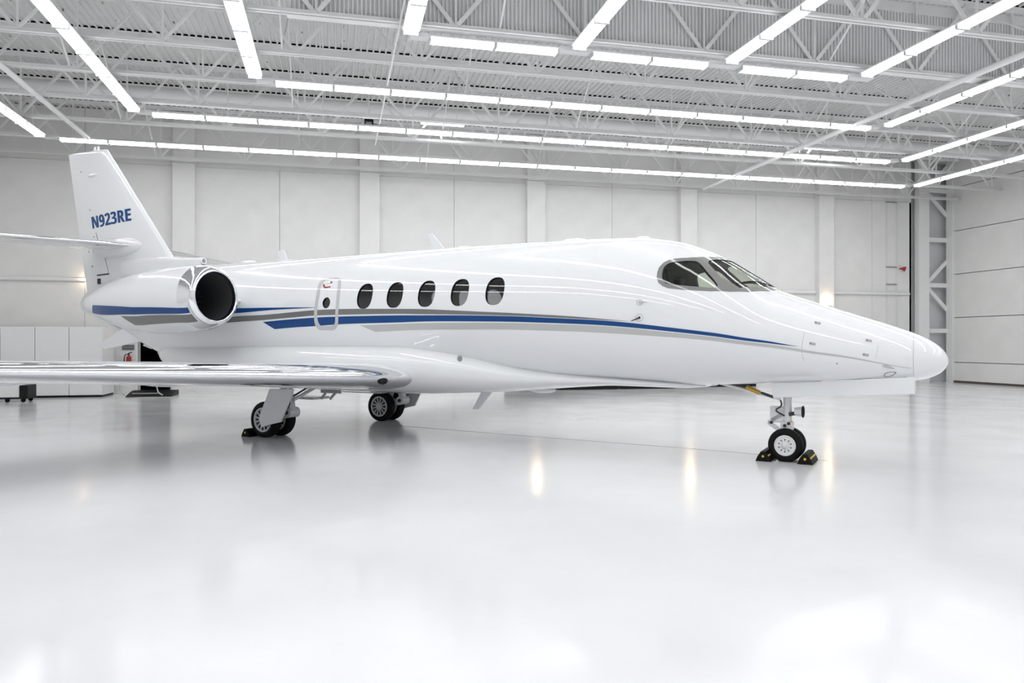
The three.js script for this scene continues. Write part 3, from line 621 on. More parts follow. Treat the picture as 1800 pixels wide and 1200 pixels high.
for (const s of [1, -1]) {
  const w = group('wing', jet), zs = [0.7, 1.2, 1.6, 2, 2.6, 3.3, 4, 5, 6, 7, 8, 9, 10, 10.8, 11.02];
  const rows = wingRows(zs.map((Z, i) => ({ le: wingLE(Z), c: wingC(Z), t: wingT(Z) * (i === zs.length - 1 ? 0.25 : 1), twist: 0.02, at: (x, y) => V(x, wingY(Z) + y, s * Z) })));
  const [f, r] = split(rows, 0.12);
  obj('leading_edge', withUV(gridGeo(f)), M.chrome, w);
  obj('skin', [withUV(gridGeo(r)).toNonIndexed(), withUV(gridGeo(capRow(rows[rows.length - 1]))).toNonIndexed()], M.paint, w);
  // flap-hinge fairings and the root glove with its landing light
  for (const Z of [3.4, 5.6, 7.8]) { const g = new THREE.SphereGeometry(1, 20, 12); g.scale(0.75, 0.1, 0.07); g.translate(wingLE(Z) - wingC(Z) * 0.82, wingY(Z) - 0.1, s * Z); obj('flap_fairing', g, M.paint, w); }
  const g = new THREE.SphereGeometry(1, 20, 14); g.scale(0.07, 0.062, 0.095); g.translate(wingLE(1.62) - 0.055, wingY(1.62) - 0.035, s * 1.62); obj('landing_light', g, M.black, w);
  for (const Z of [2.5, 4.3, 4.75]) obj('static_hook', tube([[wingLE(Z) - 0.9, wingY(Z) - 0.15, s * Z], [wingLE(Z) - 0.86, wingY(Z) - 0.23, s * Z], [wingLE(Z) - 0.78, wingY(Z) - 0.26, s * Z]], 0.009, 10, 6), M.gear, w);
}
// ---- tail
const finLE = (Y) => -4.62 - 0.892 * (Y - 3.42), finTE = (Y) => -7.83 - 0.2326 * (Y - 3.1), finT = 0.088;
const finHalf = (X, Y) => { const c = finLE(Y) - finTE(Y), x = Math.max(0, Math.min(1, (finLE(Y) - X) / c)); return 5 * (0.2969 * Math.sqrt(x) - 0.126 * x - 0.3516 * x * x + 0.2843 * x ** 3 - 0.1036 * x ** 4) * finT * c; };
{
  const fin = group('tail_fin', jet);
  const ys = [2.75, 3.1, 3.4, 3.8, 4.2, 4.6, 5, 5.4, 5.8, 5.98, 6.03, 6.05], tk = [1, 1, 1, 1, 1, 1, 1, 1, 1, 0.97, 0.8, 0.45];
  const rows = ys.map((Y, i) => FOIL.map(([x, y]) => { const c = finLE(Y) - finTE(Y), yy = (y < 0 ? y / 0.85 : y) * finT * c * tk[i]; return V(finLE(Y) - x * c, Y + (Y > 4 ? 0.06 * x * (Y - 4) / 2 : 0), yy); }));
  obj('skin', [withUV(gridGeo(rows)).toNonIndexed(), withUV(gridGeo(capRow(rows[rows.length - 1]))).toNonIndexed()], M.paint, fin);
  const line = (p, q, w, m = M.darkSeam) => { for (const s of [1, -1]) { const A = onZ(p[0], p[1], 0.1), B = onZ(q[0], q[1], 0.1), rr = []; for (let i = 0; i <= 10; i++) { const X = lerp(A[0], B[0], i / 10), Y = lerp(A[1], B[1], i / 10); const o = Math.abs(B[1] - A[1]) > Math.abs(B[0] - A[0]) ? [w, 0] : [0, w]; rr.push([V(X, Y, s * (finHalf(X, Y) + 0.003)), V(X + o[0], Y + o[1], s * (finHalf(X + o[0], Y + o[1]) + 0.003))]); } obj('rudder_gap', withUV(gridGeo(rr)), m, fin); } };
  line([166, 407], [170, 423], 0.015); line([180, 442], [191.5, 483], 0.018, M.seam); line([191, 482.5], [167, 485], 0.035);
  for (const [x, y] of [[141.3, 302], [158, 369], [165, 416.5], [154.5, 442], [161, 468]]) { const [X, Y] = onZ(x, y, 0.06); for (const s of [1, -1]) { const g = new THREE.SphereGeometry(0.022, 10, 8); g.scale(0.7, 1.1, 0.6); g.translate(X, Y, s * finHalf(X, Y)); obj('rivet_cover', g, M.seam, fin); } }
  for (const dx of [0, 0.13]) { const g = new THREE.CylinderGeometry(0.02, 0.03, 0.09, 12); g.translate(-7.45 + dx, 6.12, 0); obj('beacon', g, M.paint, fin); }
  { const [X, Y] = onZ(163, 308, 0.08); const g = new THREE.SphereGeometry(1, 16, 10); g.scale(0.2, 0.04, 0.03); g.translate(X, Y, finHalf(X, Y)); obj('light_fairing', g, M.paint, fin); }
  // registration
  const font = await new FontLoader().loadAsync('fonts/droid/droid_sans_bold.typeface.json');
  const shapes = font.generateShapes('N923RE', 1); let sg = new THREE.ShapeGeometry(shapes, 6).toNonIndexed(); sg.deleteAttribute('uv'); sg.deleteAttribute('normal');
  sg.computeBoundingBox(); const bb = sg.boundingBox;
  sg = new TessellateModifier(0.12, 5).modify(sg);
  for (const s of [1, -1]) {
    const q = sg.clone(), p = q.attributes.position;
    for (let i = 0; i < p.count; i++) {
      const u = (p.getX(i) - bb.min.x) / (bb.max.x - bb.min.x), v = (p.getY(i) - bb.min.y) / (bb.max.y - bb.min.y);
      const X = s > 0 ? lerp(-7.44, -5.93, u) - 0.06 * v : lerp(-5.95, -7.46, u), Y = lerp(4.235, 4.30, s > 0 ? u : 1 - u) + 0.285 * v;
      p.setXYZ(i, X, Y, s * (finHalf(X, Y) + 0.004));
    }
    q.computeVertexNormals(); const q2 = q.clone(), p2 = q2.attributes.position;
    for (let i = 0; i < p2.count; i++) p2.setXYZ(i, p2.getX(i) + 0.022, p2.getY(i), p2.getZ(i) + s * 0.0006);
    obj('registration', [withUV(q), withUV(q2)], M.blue, fin);
  }
  // dorsal fairing with the round air scoop at its front
  const D = [[-3.66, 3.362, 0.072], [-3.9, 3.37, 0.08], [-4.3, 3.39, 0.1], [-4.7, 3.45, 0.13], [-5.4, 3.5, 0.17], [-6.2, 3.5, 0.18]].map(([X, t, w]) => { const r = []; for (let j = 0; j < 32; j++) { const a = j / 32 * 2 * Math.PI, b = X < -3.7 ? 2.95 : 3.2, c = t - w; r.push(V(X, Math.sin(a) >= 0 ? c + w * Math.sin(a) : c + (c - b) * Math.sin(a), w * spow(Math.cos(a), X < -3.7 ? 0.7 : 1))); } return r; });
  obj('dorsal_fairing', withUV(gridGeo(D, true)), M.paint, fin);
  const tg = new THREE.TorusGeometry(0.058, 0.016, 12, 28); tg.rotateY(Math.PI / 2); tg.translate(-3.655, 3.29, 0); obj('scoop_rim', tg, M.paint, fin);
  const cg = new THREE.CircleGeometry(0.06, 28); cg.rotateY(Math.PI / 2); cg.translate(-3.653, 3.29, 0); obj('scoop_hole', cg, M.seam, fin);
  const bg = new THREE.SphereGeometry(1, 36, 24); bg.scale(1.0, 0.25, 0.3); bg.translate(-6.42, 3.72, 0); obj('stabilizer_fairing', bg, M.paint, fin);
  // tailplane
  for (const s of [1, -1]) {
    const st = group('tailplane', jet), zs = [0.05, 0.3, 0.8, 1.5, 2.3, 3.0, 3.6, 3.72];
    const rr = wingRows(zs.map((Z, i) => ({ le: -5.72 - 0.36 * Z, c: lerp(1.75, 0.95, Z / 3.72), t: i === zs.length - 1 ? 0.03 : 0.1, at: (x, y) => V(x, 3.74 + y, s * Z) })));
    const [f, r] = split(rr, 0.1);
    obj('leading_edge', withUV(gridGeo(f)), M.chrome, st);
    obj('skin', [withUV(gridGeo(r)).toNonIndexed(), withUV(gridGeo(capRow(rr[rr.length - 1]))).toNonIndexed()], M.paint, st);
  }
  // ventral strakes and small tail fittings
  for (const s of [1, -1]) {
    const P = [[215, 579], [172, 607], [186, 613], [245, 600], [305, 590], [330, 585]].map(([x, y]) => onZ(x, y, 0.55)), sh = new THREE.Shape(P.map(([x, y]) => new THREE.Vector2(x, y)));
    const g = new THREE.ExtrudeGeometry(sh, { depth: 0.02, bevelEnabled: true, bevelSize: 0.008, bevelThickness: 0.012, bevelSegments: 2 }); g.translate(0, 0, 0.54); obj('ventral_strake', s < 0 ? mirrorZ(g) : g, M.paint, jet);
  }
  { const [X, Y] = onZ(171.5, 494, 0.1); obj('tail_vent', rbox(X - 0.07, X + 0.07, Y - 0.065, Y + 0.065, 0.0, finHalf(X, Math.max(Y, 3.0)) + 0.012, 0.01), M.seal, jet); }
  const o = smooth(px5([[1520, 545], [1620, 575], [1700, 630], [1715, 665], [1690, 700], [1580, 745]], 10, 200, 560), 40).slice(0, 26);
}
// ---- engines
const NC = (X) => 2.30 + 0.055 * Math.max(0, Math.min(1, (X + 2.2) / 1.4)), NZ = 2.0;
const NR = pchip([-4.22, -3.85, -3.4, -2.8, -2.2, -1.6, -1.12, -0.98, -0.88, -0.83, -0.8], [0.2, 0.31, 0.42, 0.515, 0.567, 0.572, 0.552, 0.533, 0.503, 0.475, 0.435]);
const nac = (X, phi) => V(X, NC(X) + NR(X) * Math.sin(phi), NZ + NR(X) * Math.cos(phi));
const nacN = (X, phi) => { const e = 0.004, k = (NR(X + e) - NR(X - e)) / (2 * e); return V(-k, Math.sin(phi), Math.cos(phi)).normalize(); };
const hitNac = (px, py) => { const p = march((q) => (q.x < -4.22 || q.x > -0.8 ? 1 : Math.hypot(q.y - NC(q.x), q.z - NZ) - NR(q.x)), px, py); if (!p) throw new Error('no nacelle at ' + px + ',' + py); return [p.x, Math.atan2(p.y - NC(p.x), p.z - NZ)]; };
const spin = (prof, n = 56) => gridGeo(prof.map(([X, r]) => Array.from({ length: n }, (_, j) => V(X, NC(X) + r * Math.sin(j / n * 2 * Math.PI), NZ + r * Math.cos(j / n * 2 * Math.PI)))), true);
function range(a, b, n) { return Array.from({ length: n + 1 }, (_, i) => lerp(a, b, i / n)); }
const nacStripes = [[M.blue, 'blue_stripe', [[163, 536], [223, 539], [280, 540], [330, 540.3]], [[163, 550], [223, 552.5], [280, 551.5], [334, 549.5]]], [M.greyStripe, 'grey_stripe', [[212.5, 555], [260, 554], [300, 553], [337, 552]], [[237.5, 571], [270, 569.5], [310, 567], [348, 564.5]]]].map(([m, n, u, l]) => [m, n, u.map(([x, y]) => hitNac(x, y)), l.map(([x, y]) => hitNac(x, y))]);
for (const s of [1, -1]) {
  const e = group('engine', jet); e.scale.z = s;
  obj('nacelle', withUV(spin(range(-4.22, -1.1, 60).map((X) => [X, NR(X)]))), M.paint, e);
  obj('inlet_lip', withUV(spin([...range(-1.1, -0.84, 14).map((X) => [X, NR(X)]), [-0.82, 0.462], [-0.806, 0.445], [-0.8, 0.43], [-0.803, 0.417], [-0.815, 0.408], [-0.84, 0.4], [-0.88, 0.395]])), M.chrome, e);
  obj('inlet_duct', withUV(spin([[-0.88, 0.395], [-1.0, 0.388], [-1.2, 0.386], [-1.75, 0.39]])), M.duct, e);
  obj('stator', withUV(spin([[-1.8, 0.39], [-1.8, 0.004]])), M.duct, e);
  obj('spinner', withUV(spin([[-1.45, 0.004], [-1.47, 0.03], [-1.53, 0.075], [-1.62, 0.115], [-1.72, 0.13]])), M.fan, e);
  for (let k = 0; k < 22; k++) {
    const a = k / 22 * 2 * Math.PI, rows = [];
    for (let i = 0; i <= 5; i++) { const r = lerp(0.12, 0.383, i / 5), tw = lerp(0.5, 1.05, i / 5), w = 0.055 + 0.01 * i; rows.push([-1, 1].map((q) => { const b = a + q * w * Math.sin(tw) / r * 0.6; return V(-1.66 + q * w * Math.cos(tw), NC(-1.66) + r * Math.sin(b), NZ + r * Math.cos(b)); })); }
    obj('fan_blade', withUV(gridGeo(rows)), M.fan, e);
  }
  obj('exhaust', withUV(spin([[-4.22, 0.2], [-4.25, 0.19], [-4.25, 0.175], [-3.9, 0.18]])), M.alu, e);
  obj('exhaust_back', withUV(spin([[-3.9, 0.2], [-3.7, 0.01]])), M.alu, e);
  for (const [m, n, u, l] of nacStripes) obj(n, strip(u, l, 0.003, 1, nac, nacN, 40, 6), m, e);
  // pylon
  const rows = [0.7, 1.1, 1.3, 1.5].map((Z) => FOIL.map(([x, y]) => V(-1.3 - x * 2.3, 2.33 + y * 0.12 * 2.3 * 0.75, Z)));
  obj('pylon', withUV(gridGeo(rows)), M.paint, e);
  { const p = onZ(423, 538, 1.3); obj('pylon_edge_block', rbox(-1.33, -1.15, 2.26, 2.32, 1.26, 1.42, 0.02), M.blue, e); }  // blue block added for the dark pylon leading edge, not a lamp
  { const X = -1.06, g = []; for (let j = 0; j <= 8; j++) { const a = lerp(-1.98, -1.66, j / 8); g.push([V(X - 0.03, a, 0), V(X + 0.03, a, 0)]); } obj('lip_marking', withUV(mapped(gridGeo(g.map((r) => r.map((v) => V(v.x, v.y, 0)))), nac, nacN, 0.004, 1)), M.black, e); }
}
// ---- landing gear
function wheel(parent, x, r, z, w, rimR, style) {
  const g = group('wheel', parent); // axis along z
  const prof = [[rimR, -w / 2 * 0.8], [rimR + 0.02, -w / 2], [r * 0.82, -w / 2], [r * 0.95, -w / 2 * 0.78], [r, -w / 2 * 0.4], [r, w / 2 * 0.4], [r * 0.95, w / 2 * 0.78], [r * 0.82, w / 2], [rimR + 0.02, w / 2], [rimR, w / 2 * 0.8]];
  const c = new THREE.CatmullRomCurve3(prof.map(([a, b]) => V(a, b, 0)), false, 'centripetal').getPoints(40).map((p) => new THREE.Vector2(p.x, p.y));
  const t = new THREE.LatheGeometry(c, 56); t.rotateX(Math.PI / 2); t.translate(x, r - 0.006, z); obj('tire', t, M.rubber, g);
  for (const q of [-1, 1]) {
    const zf = z + q * (w / 2 * 0.72), m = style === 'spoke' ? M.rim : M.rimWhite, parts = [];
    const ring = new THREE.LatheGeometry([[rimR + 0.004, 0.0], [rimR + 0.004, 0.02], [rimR * 0.9, 0.024], [rimR * 0.86, 0.0]].map(([a, b]) => new THREE.Vector2(a, b)), 48); ring.rotateX(q * Math.PI / 2); ring.translate(x, r - 0.006, zf); parts.push(ring);
    const hub = new THREE.LatheGeometry([[0.001, 0.045], [rimR * 0.22, 0.042], [rimR * 0.3, 0.02], [rimR * (style === 'spoke' ? 0.34 : 0.45), 0.014], [rimR * (style === 'spoke' ? 0.34 : 0.45), 0]].map(([a, b]) => new THREE.Vector2(a, b)), 36); hub.rotateX(q * Math.PI / 2); hub.translate(x, r - 0.006, zf); parts.push(hub);
    const n = style === 'spoke' ? 12 : 10;
    for (let k = 0; k < n; k++) { const a = (k + 0.5) / n * 2 * Math.PI, len = rimR * 0.58, b = new THREE.BoxGeometry(style === 'spoke' ? rimR * 0.1 : rimR * 0.26, len, 0.014); b.translate(0, rimR * 0.6, 0); b.rotateZ(a); b.translate(x, r - 0.006, zf + q * 0.01); parts.push(b); }
    if (style !== 'spoke') { const rr = new THREE.RingGeometry(rimR * 0.66, rimR, 48); rr.translate(x, r - 0.006, zf + q * 0.019); parts.push(rr); }
    obj('rim', parts, m, g);
    const back = new THREE.CircleGeometry(rimR, 40); back.translate(x, r - 0.006, zf - q * 0.004); obj('brake', back, M.duct, g);
  }
  return g;
}
for (const s of [1, -1]) {
  const g = group('main_landing_gear', jet), X = 0.0, Z = 1.5 * s, r = 0.3;
  for (const d of [-0.155, 0.155]) wheel(g, X, r, Z + d, 0.19, 0.2, 'spoke');
  obj('axle', rod([X, r, Z - 0.24], [X, r, Z + 0.24], 0.045), M.gear, g);
  obj('trailing_link', [bar([X, r, Z], [X + 0.42, 0.42, Z], 0.13, 0.1), rod([X + 0.42, 0.42, Z - 0.11], [X + 0.42, 0.42, Z + 0.11], 0.085, 20)], M.gear, g);
  obj('strut', rod([X + 0.42, 0.42, Z], [X + 0.3, 1.05, Z], 0.075, 20), M.gear, g);
  obj('shock_absorber', rod([X + 0.08, 0.4, Z], [X + 0.24, 0.85, Z], 0.05), M.gear, g);
  obj('link_pin', rod([X + 0.42, 0.42, Z - 0.13], [X + 0.42, 0.42, Z + 0.13], 0.035, 16), M.darkSeam, g);
  obj('side_brace', rod([X + 0.45, 0.62, Z], [X + 0.62, 0.9, Z - s * 0.55], 0.028), M.gear, g);
  obj('actuator', rod([X + 0.42, 0.66, Z + s * 0.03], [X + 0.56, 0.93, Z - s * 0.5], 0.014), M.black, g);
  const P = [[475, 684], [516, 684], [512, 697], [494, 741], [477, 745], [461, 750], [457, 736], [458, 730]].map(([x, y]) => onZ(x, y, 1.8)), sh = new THREE.Shape(P.map(([x, y]) => new THREE.Vector2(x, y)));
  const dg = new THREE.ExtrudeGeometry(sh, { depth: 0.022, bevelEnabled: true, bevelSize: 0.006, bevelThickness: 0.006, bevelSegments: 2 }); dg.translate(0, 0, 1.79); 
  obj('gear_door', s < 0 ? mirrorZ(dg) : dg, M.paint, g);
  obj('inner_door', rbox(X - 0.45, X + 0.5, 0.6, 0.64, Z - s * 0.62 - 0.2, Z - s * 0.62 + 0.2, 0.015), M.paint, g);
  obj('bay_bracket', [bar([X + 0.7, 0.72, Z - s * 0.5], [X + 0.6, 0.62, Z - s * 0.5], 0.04, 0.02), bar([X + 0.92, 0.73, Z - s * 0.5], [X + 0.8, 0.62, Z - s * 0.5], 0.04, 0.02), rbox(X + 0.6, X + 1.05, 0.72, 0.78, Z - s * 0.52, Z - s * 0.48, 0.01)], M.ringGrey, g);
  obj('brake_line', tube([[X + 0.35, 0.8, Z + s * 0.09], [X + 0.48, 0.6, Z + s * 0.1], [X + 0.4, 0.45, Z + s * 0.11], [X + 0.1, 0.36, Z + s * 0.05]], 0.012, 20, 6), M.darkSeam, g);
}
{
  const g = group('nose_landing_gear', jet), X = 8.0, r = 0.222;
  for (const z of [-0.12, 0.12]) wheel(g, X, r, z, 0.125, 0.133, 'disc');
  obj('axle', rod([X, r, -0.19], [X, r, 0.19], 0.03), M.gear, g);
  obj('strut', [rod([X + 0.01, 0.3, 0], [X - 0.0, 1.1, 0], 0.055, 20), rod([X + 0.015, 0.22, 0], [X + 0.01, 0.5, 0], 0.042, 20), rbox(X - 0.08, X + 0.08, 0.4, 0.52, -0.07, 0.07, 0.02)], M.gear, g);
  obj('fork', [bar([X, 0.45, 0.0], [X, 0.24, 0.03], 0.1, 0.05), rbox(X - 0.22, X - 0.03, 0.5, 0.72, -0.03, 0.03, 0.02)], M.gear, g);
  obj('torque_link', [bar([X - 0.05, 0.62, 0], [X - 0.24, 0.5, 0], 0.05, 0.06), bar([X - 0.24, 0.5, 0], [X - 0.05, 0.36, 0], 0.05, 0.06)], M.gear, g);
  for (const [x, y, d] of [[-0.2, 0.5, 0.03], [-0.02, 0.47, 0.08], [0.03, 0.5, 0.075]]) { const b = new THREE.SphereGeometry(0.022, 12, 8); b.translate(X + x, y, d); obj('bolt', b, M.darkSeam, g); }
  obj('taxi_light', [rod([X + 0.1, 0.66, 0.03], [X + 0.2, 0.66, 0.03], 0.05, 20, 0.07)], M.gear, g);
  const tr = new THREE.TorusGeometry(0.068, 0.012, 10, 28); tr.rotateY(Math.PI / 2); tr.translate(X + 0.205, 0.66, 0.03); obj('light_rim', tr, M.black, g);
  obj('light_bracket', bar([X + 0.03, 0.62, 0.03], [X + 0.12, 0.64, 0.03], 0.05, 0.06), M.darkSeam, g);
  obj('hydraulic_hose', tube([[X - 0.2, 0.86, 0.06], [X - 0.1, 0.84, 0.07], [X - 0.06, 0.74, 0.08], [X - 0.13, 0.67, 0.08], [X - 0.02, 0.6, 0.08]], 0.011, 24, 6), M.darkSeam, g);
  obj('tow_decal', rbox(X + 0.045, X + 0.075, 0.45, 0.53, 0.0, 0.06, 0.008), M.yellow, g);
  obj('drag_brace', [rod(V(...[...onZ(1262, 672, 0.1), 0.1]).toArray(), [...onZ(1372, 701, 0.1), 0.1], 0.022)], M.gear, g);
  obj('brace_actuator', rod([...onZ(1312, 680, 0.12), 0.12], [...onZ(1336, 690.5, 0.12), 0.12], 0.03), M.gold, g);
  obj('actuator_cylinder', [rod([...onZ(1285, 673, 0.12), 0.12], [...onZ(1312, 680, 0.12), 0.12], 0.02), rod([...onZ(1338, 690, 0.12), 0.12], [...onZ(1360, 698, 0.12), 0.12], 0.018)], M.darkSeam, g);
  for (const s of [1, -1]) {
    const P = [[1354, 674], [1440, 671.5], [1448, 668.5], [1530, 667], [1607, 663.5], [1607.5, 691.5], [1500, 694], [1360, 698]].map(([x, y]) => onZ(x, y, 0.34)), sh = new THREE.Shape(P.map(([x, y]) => new THREE.Vector2(x, y)));
    const dg = new THREE.ExtrudeGeometry(sh, { depth: 0.02, bevelEnabled: true, bevelSize: 0.006, bevelThickness: 0.006, bevelSegments: 2 }); dg.translate(0, 0, 0.325); 
    obj('gear_door', s < 0 ? mirrorZ(dg) : dg, M.paint, g);
  }
}

// ------------------------------------------------------------------ chocks
function toWorld(x, y, z) { return V(x, y, z).applyMatrix4(jet.matrixWorld); }
function chock(x, z, label, L = 0.36, stripe = true) {
  const p = toWorld(x, 0, z), t = thing('wheel_chock', label, 'wheel chock', [p.x, 0, p.z], HEAD);
  const s = new THREE.Shape(); s.moveTo(-0.09, 0); s.lineTo(0.09, 0); s.lineTo(0.07, 0.05); s.lineTo(0.025, 0.12); s.lineTo(-0.025, 0.12); s.lineTo(-0.07, 0.05);
  const g = new THREE.ExtrudeGeometry(s, { depth: L, bevelEnabled: true, bevelSize: 0.006, bevelThickness: 0.006, bevelSegments: 2 }); g.translate(0, 0.006, -L / 2);
  obj('body', g, M.rubber, t);
  if (stripe) for (const q of [-1, 1]) obj('stripe', bar([q * 0.063, 0.072, -L / 2 + 0.01], [q * 0.063, 0.072, L / 2 - 0.01], 0.012, 0.03), M.yellow, t);
  const e = new THREE.CylinderGeometry(0.016, 0.016, 0.008, 16); e.rotateX(Math.PI / 2); e.translate(0, 0.07, L / 2 + 0.008); obj('eyelet', e, M.yellow, t);
}
chock(8.0 + 0.262, 0.02, 'black rubber chock with yellow stripe ahead of the nose wheels', 0.5);
chock(8.0 - 0.262, 0.02, 'black rubber chock with yellow eyelet behind the nose wheels', 0.5);
chock(-0.335, 1.55, 'black rubber chock behind the main wheels beneath the near wing', 0.5, false);

// ------------------------------------------------------------------ things along the far wall
for (let i = 0; i < 4; i++) { // tall storage cabinets
  const x0 = -10.06 + 0.875 * i, t = thing('storage_cabinet', ['tall white storage cabinet at the far end of the cabinet row', 'tall white storage cabinet, third from the doorway end of the row', 'tall white storage cabinet, second from the doorway end of the row', 'tall white storage cabinet at the doorway end of the row'][i], 'cabinet', [x0, 0, -23.9], 0, 'row of tall white cabinets');
  obj('body', box(0.004, 0.871, 0.06, 2.03, -1.2, -0.02), M.cabinet, t);
  obj('door', rbox(0.008, 0.867, 0.07, 2.02, -0.02, 0.0, 0.006), M.cabinet, t);
  obj('plinth', box(0.02, 0.855, 0, 0.06, -1.18, -0.06), M.black, t);
}
{
  const t = thing('equipment_cart', 'low white and black wheeled equipment cart in front of the tall white cabinets', 'cart', [-8.9, 0, -22.55]);
  obj('cabinet', rbox(-0.8, 0.8, 0.13, 0.44, -0.3, 0.3, 0.02), M.cabinet, t);
  obj('end_case', rbox(0.8, 1.0, 0.1, 0.45, -0.3, 0.32, 0.02), M.black, t);
  obj('chassis', box(-0.82, 1.0, 0.09, 0.13, -0.3, 0.3), M.black, t);
  obj('tool_tray', [box(-0.5, -0.2, 0.44, 0.47, 0.1, 0.25), box(0.2, 0.42, 0.44, 0.47, 0.1, 0.25)], M.red, t);
  obj('tool_tray', box(-0.15, 0.15, 0.44, 0.46, 0.1, 0.25), M.blue, t);
  for (const [x, z] of [[-0.6, 0.24], [0.5, 0.24], [0.88, 0.26], [-0.6, -0.24], [0.88, -0.24]]) { const c = new THREE.CylinderGeometry(0.055, 0.055, 0.04, 20); c.rotateX(Math.PI / 2); c.translate(x, 0.055, z); obj('caster', c, M.rubber, t); }
}
{
  const t = thing('fire_extinguisher', 'red fire extinguisher on the wall beside the dark doorway', 'extinguisher', [-6.2, 0.78, -25.3]);
  obj('cylinder', [rod([0, 0, 0], [0, 0.34, 0], 0.07, 20), rod([0, 0.34, 0], [0, 0.41, 0], 0.07, 20, 0.025)], M.red, t);
  obj('valve', [rod([0, 0.4, 0], [0, 0.46, 0], 0.02, 12), bar([-0.02, 0.46, 0], [0.09, 0.5, 0], 0.025)], M.black, t);
  obj('hose', tube([[0, 0.44, 0.02], [-0.09, 0.42, 0.04], [-0.12, 0.28, 0.05], [-0.1, 0.12, 0.05]], 0.013, 20, 6), M.black, t);
}
{
  const t = thing('wall_sign', 'small dark grey sign on the wall above the fire extinguisher', 'sign', [-6.24, 1.43, -25.385]);
  obj('plate', rbox(-0.17, 0.17, -0.08, 0.08, -0.01, 0.01, 0.004), M.signGrey, t);
  obj('band', box(-0.15, 0.15, -0.01, 0.02, 0.01, 0.013), M.grey, t);
}
{
  const t = thing('door_ramp', 'low black ramp on the floor in front of the dark doorway', 'ramp', [-5.3, 0, -24.55]);
  const s = new THREE.Shape(); s.moveTo(0, 0); s.lineTo(1.0, 0); s.lineTo(1.0, 0.02); s.lineTo(0.3, 0.14); s.lineTo(0, 0.14);
  const g = new THREE.ExtrudeGeometry(s, { depth: 1.25, bevelEnabled: false }); g.rotateY(-Math.PI / 2); g.translate(0.65, 0, -0.15); obj('wedge', g, M.black, t);
  obj('step_edge', box(-0.5, 0.2, 0.075, 0.09, 0.52, 0.535), M.cabinet, t);
}
[[5.5, 7.1, 0.42, 23.9], [7.25, 9.3, 0.46, 23.9], [9.45, 11.4, 0.4, 23.9], [11.6, 14.8, 0.44, 24.4]].forEach(([x0, x1, h, b], i) => {
  const t = thing('tool_chest', ['low dark tool chest by the far wall behind the belly antenna', 'wide low dark tool chest by the far wall between two others', 'low dark tool chest by the far wall behind the forward belly', 'long low dark tool chest by the far wall behind the nose gear brace'][i], 'tool chest', [x0, 0, -b], 0, 'dark tool chests by the far wall');
  const w = x1 - x0;
  obj('base', box(0.0, w, 0, 0.22, -0.55, 0.03), M.black, t);
  obj('carcass', rbox(0, w, 0.2, h, -0.6, 0, 0.01), M.black, t);
  for (let k = 0; k < 4; k++) { const y0 = lerp(0.24, h - 0.02, k / 4), y1 = lerp(0.24, h - 0.02, (k + 1) / 4) - 0.008, d = obj('drawer', rbox(0.03, w - 0.03, y0, y1, 0, 0.02, 0.006), M.signGrey, t); obj('handle', box(0.1, w - 0.1, y1 - 0.02, y1 - 0.01, 0.02, 0.035), M.alu, d); }
});
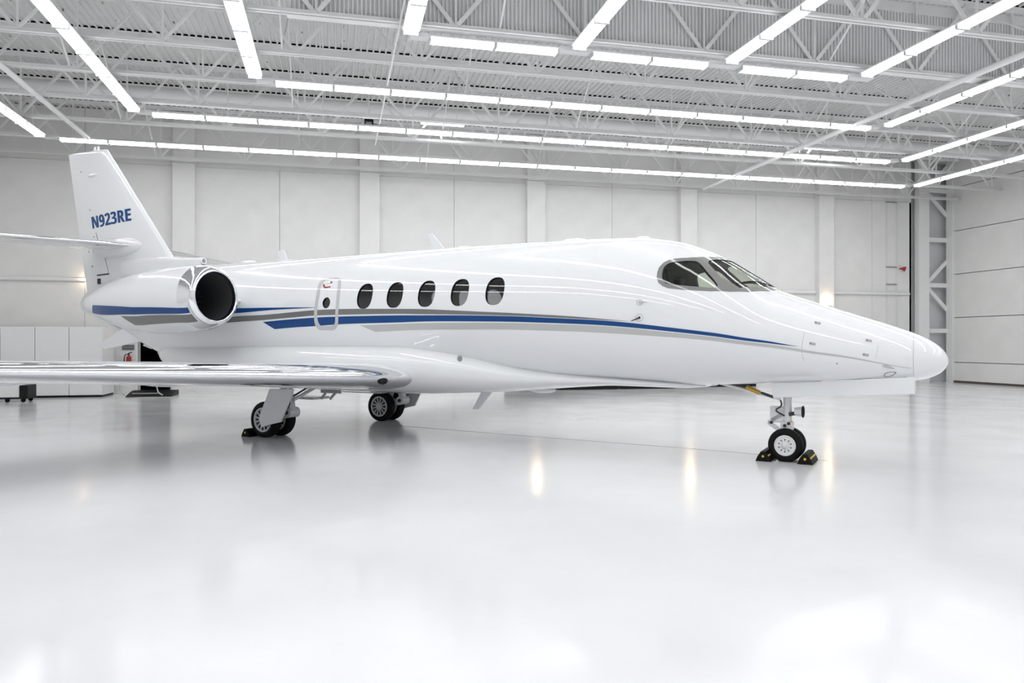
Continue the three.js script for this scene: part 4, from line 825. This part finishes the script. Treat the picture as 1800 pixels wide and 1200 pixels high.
PIL.slice(1).forEach((c, i) => { // warm sconces on the pilasters
  const t = thing('wall_sconce', 'warm white uplight sconce on the ' + ORD[PIL.length - 2 - i] + ' wall pilaster from the sectional door', 'sconce', [c, 2.78, -(B1 - 0.25)], 0, 'sconces on the pilasters');
  const s = new THREE.Shape(); s.absarc(0, 0, 0.17, 0, Math.PI, false); s.lineTo(-0.17, 0);
  const g = new THREE.ExtrudeGeometry(s, { depth: 0.22, bevelEnabled: false }); g.rotateX(Math.PI / 2); g.scale(1, 1, 1); g.translate(0, 0.22, 0.0);
  obj('shade', g, M.cabinet, t);
  const d = new THREE.CylinderGeometry(0.13, 0.13, 0.02, 24, 1, false, -Math.PI / 2, Math.PI); d.translate(0, 0.235, 0.01); obj('lamp_glass', d, M.warm, t);
  const l = new THREE.PointLight(new THREE.Color(1, 0.74, 0.42), 0.6); l.position.set(c, 3.16, -(B1 - 0.25) + 0.12); l.shadow.radius = 5; l.castShadow = true; scene.add(l);
});
// conduit along the wall, one length per bay
{
  const ends = [[-9.9, -7.45], [-4.2, 0.75], [1.5, 6.4], [7.2, 12.2], [12.95, 17.9], [18.65, 22.12]];
  const nm = ['with a small lamp at its end', 'in the bay behind the engine', 'in the bay behind the rear cabin windows', 'in the bay behind the forward cabin', 'in the bay behind the cockpit', 'in the bay beside the lattice column'];
  ends.forEach(([x0, x1], i) => { const t = thing('wall_conduit', 'thin white pipe along the far wall ' + nm[i], 'pipe', [x0, 3.5, -25.34], 0, 'pipe lengths along the far wall'); obj('tube', rod([0, 0, 0], [x1 - x0, 0, 0], 0.055, 14), M.pipe, t); const s = new THREE.SphereGeometry(0.055, 14, 10); s.translate(x1 - x0, 0, 0); obj('end_cap', s, i ? M.pipe : M.warm, t); });
  const l = new THREE.PointLight(new THREE.Color(1, 0.78, 0.48), 0.25); l.position.set(-7.42, 3.5, -25.2); l.castShadow = true; scene.add(l);
}
{
  const t = thing('conduit_rack', 'pair of thin vertical conduits with dark brackets at the end of the far wall', 'conduit', [21.1, 0, -25.38]);
  for (const x of [0.0, 0.06, 0.46, 0.52]) obj('tube', rod([x, 0, 0], [x, 8.5, 0], 0.011, 8), M.pipe, t);
  for (const y of [3.87, 4.55, 7.1]) obj('bracket', box(-0.02, 0.48, y - 0.02, y + 0.02, 0.015, 0.03), M.seam, t);
  const h = thing('alarm_horn', 'small dark red alarm horn on a bracket at the end of the far wall', 'alarm', [21.8, 4.5, -25.28]);
  obj('bell', [rod([-0.04, 0, 0], [0.06, -0.03, 0.04], 0.05, 18, 0.1), rod([-0.1, 0, -0.06], [-0.03, 0, 0], 0.03, 10)], M.red, h);
}
{ // yellow ring painted on the floor
  const g = new THREE.RingGeometry(0.255, 0.275, 56); g.rotateX(-Math.PI / 2); g.translate(5.05, 0.0015, -14.67);
  tag(obj('floor_marking', g, M.paleYellow), 'pale yellow ring painted on the floor under the cabin', 'marking');
}
shade(scene);
renderer.render(scene, camera);
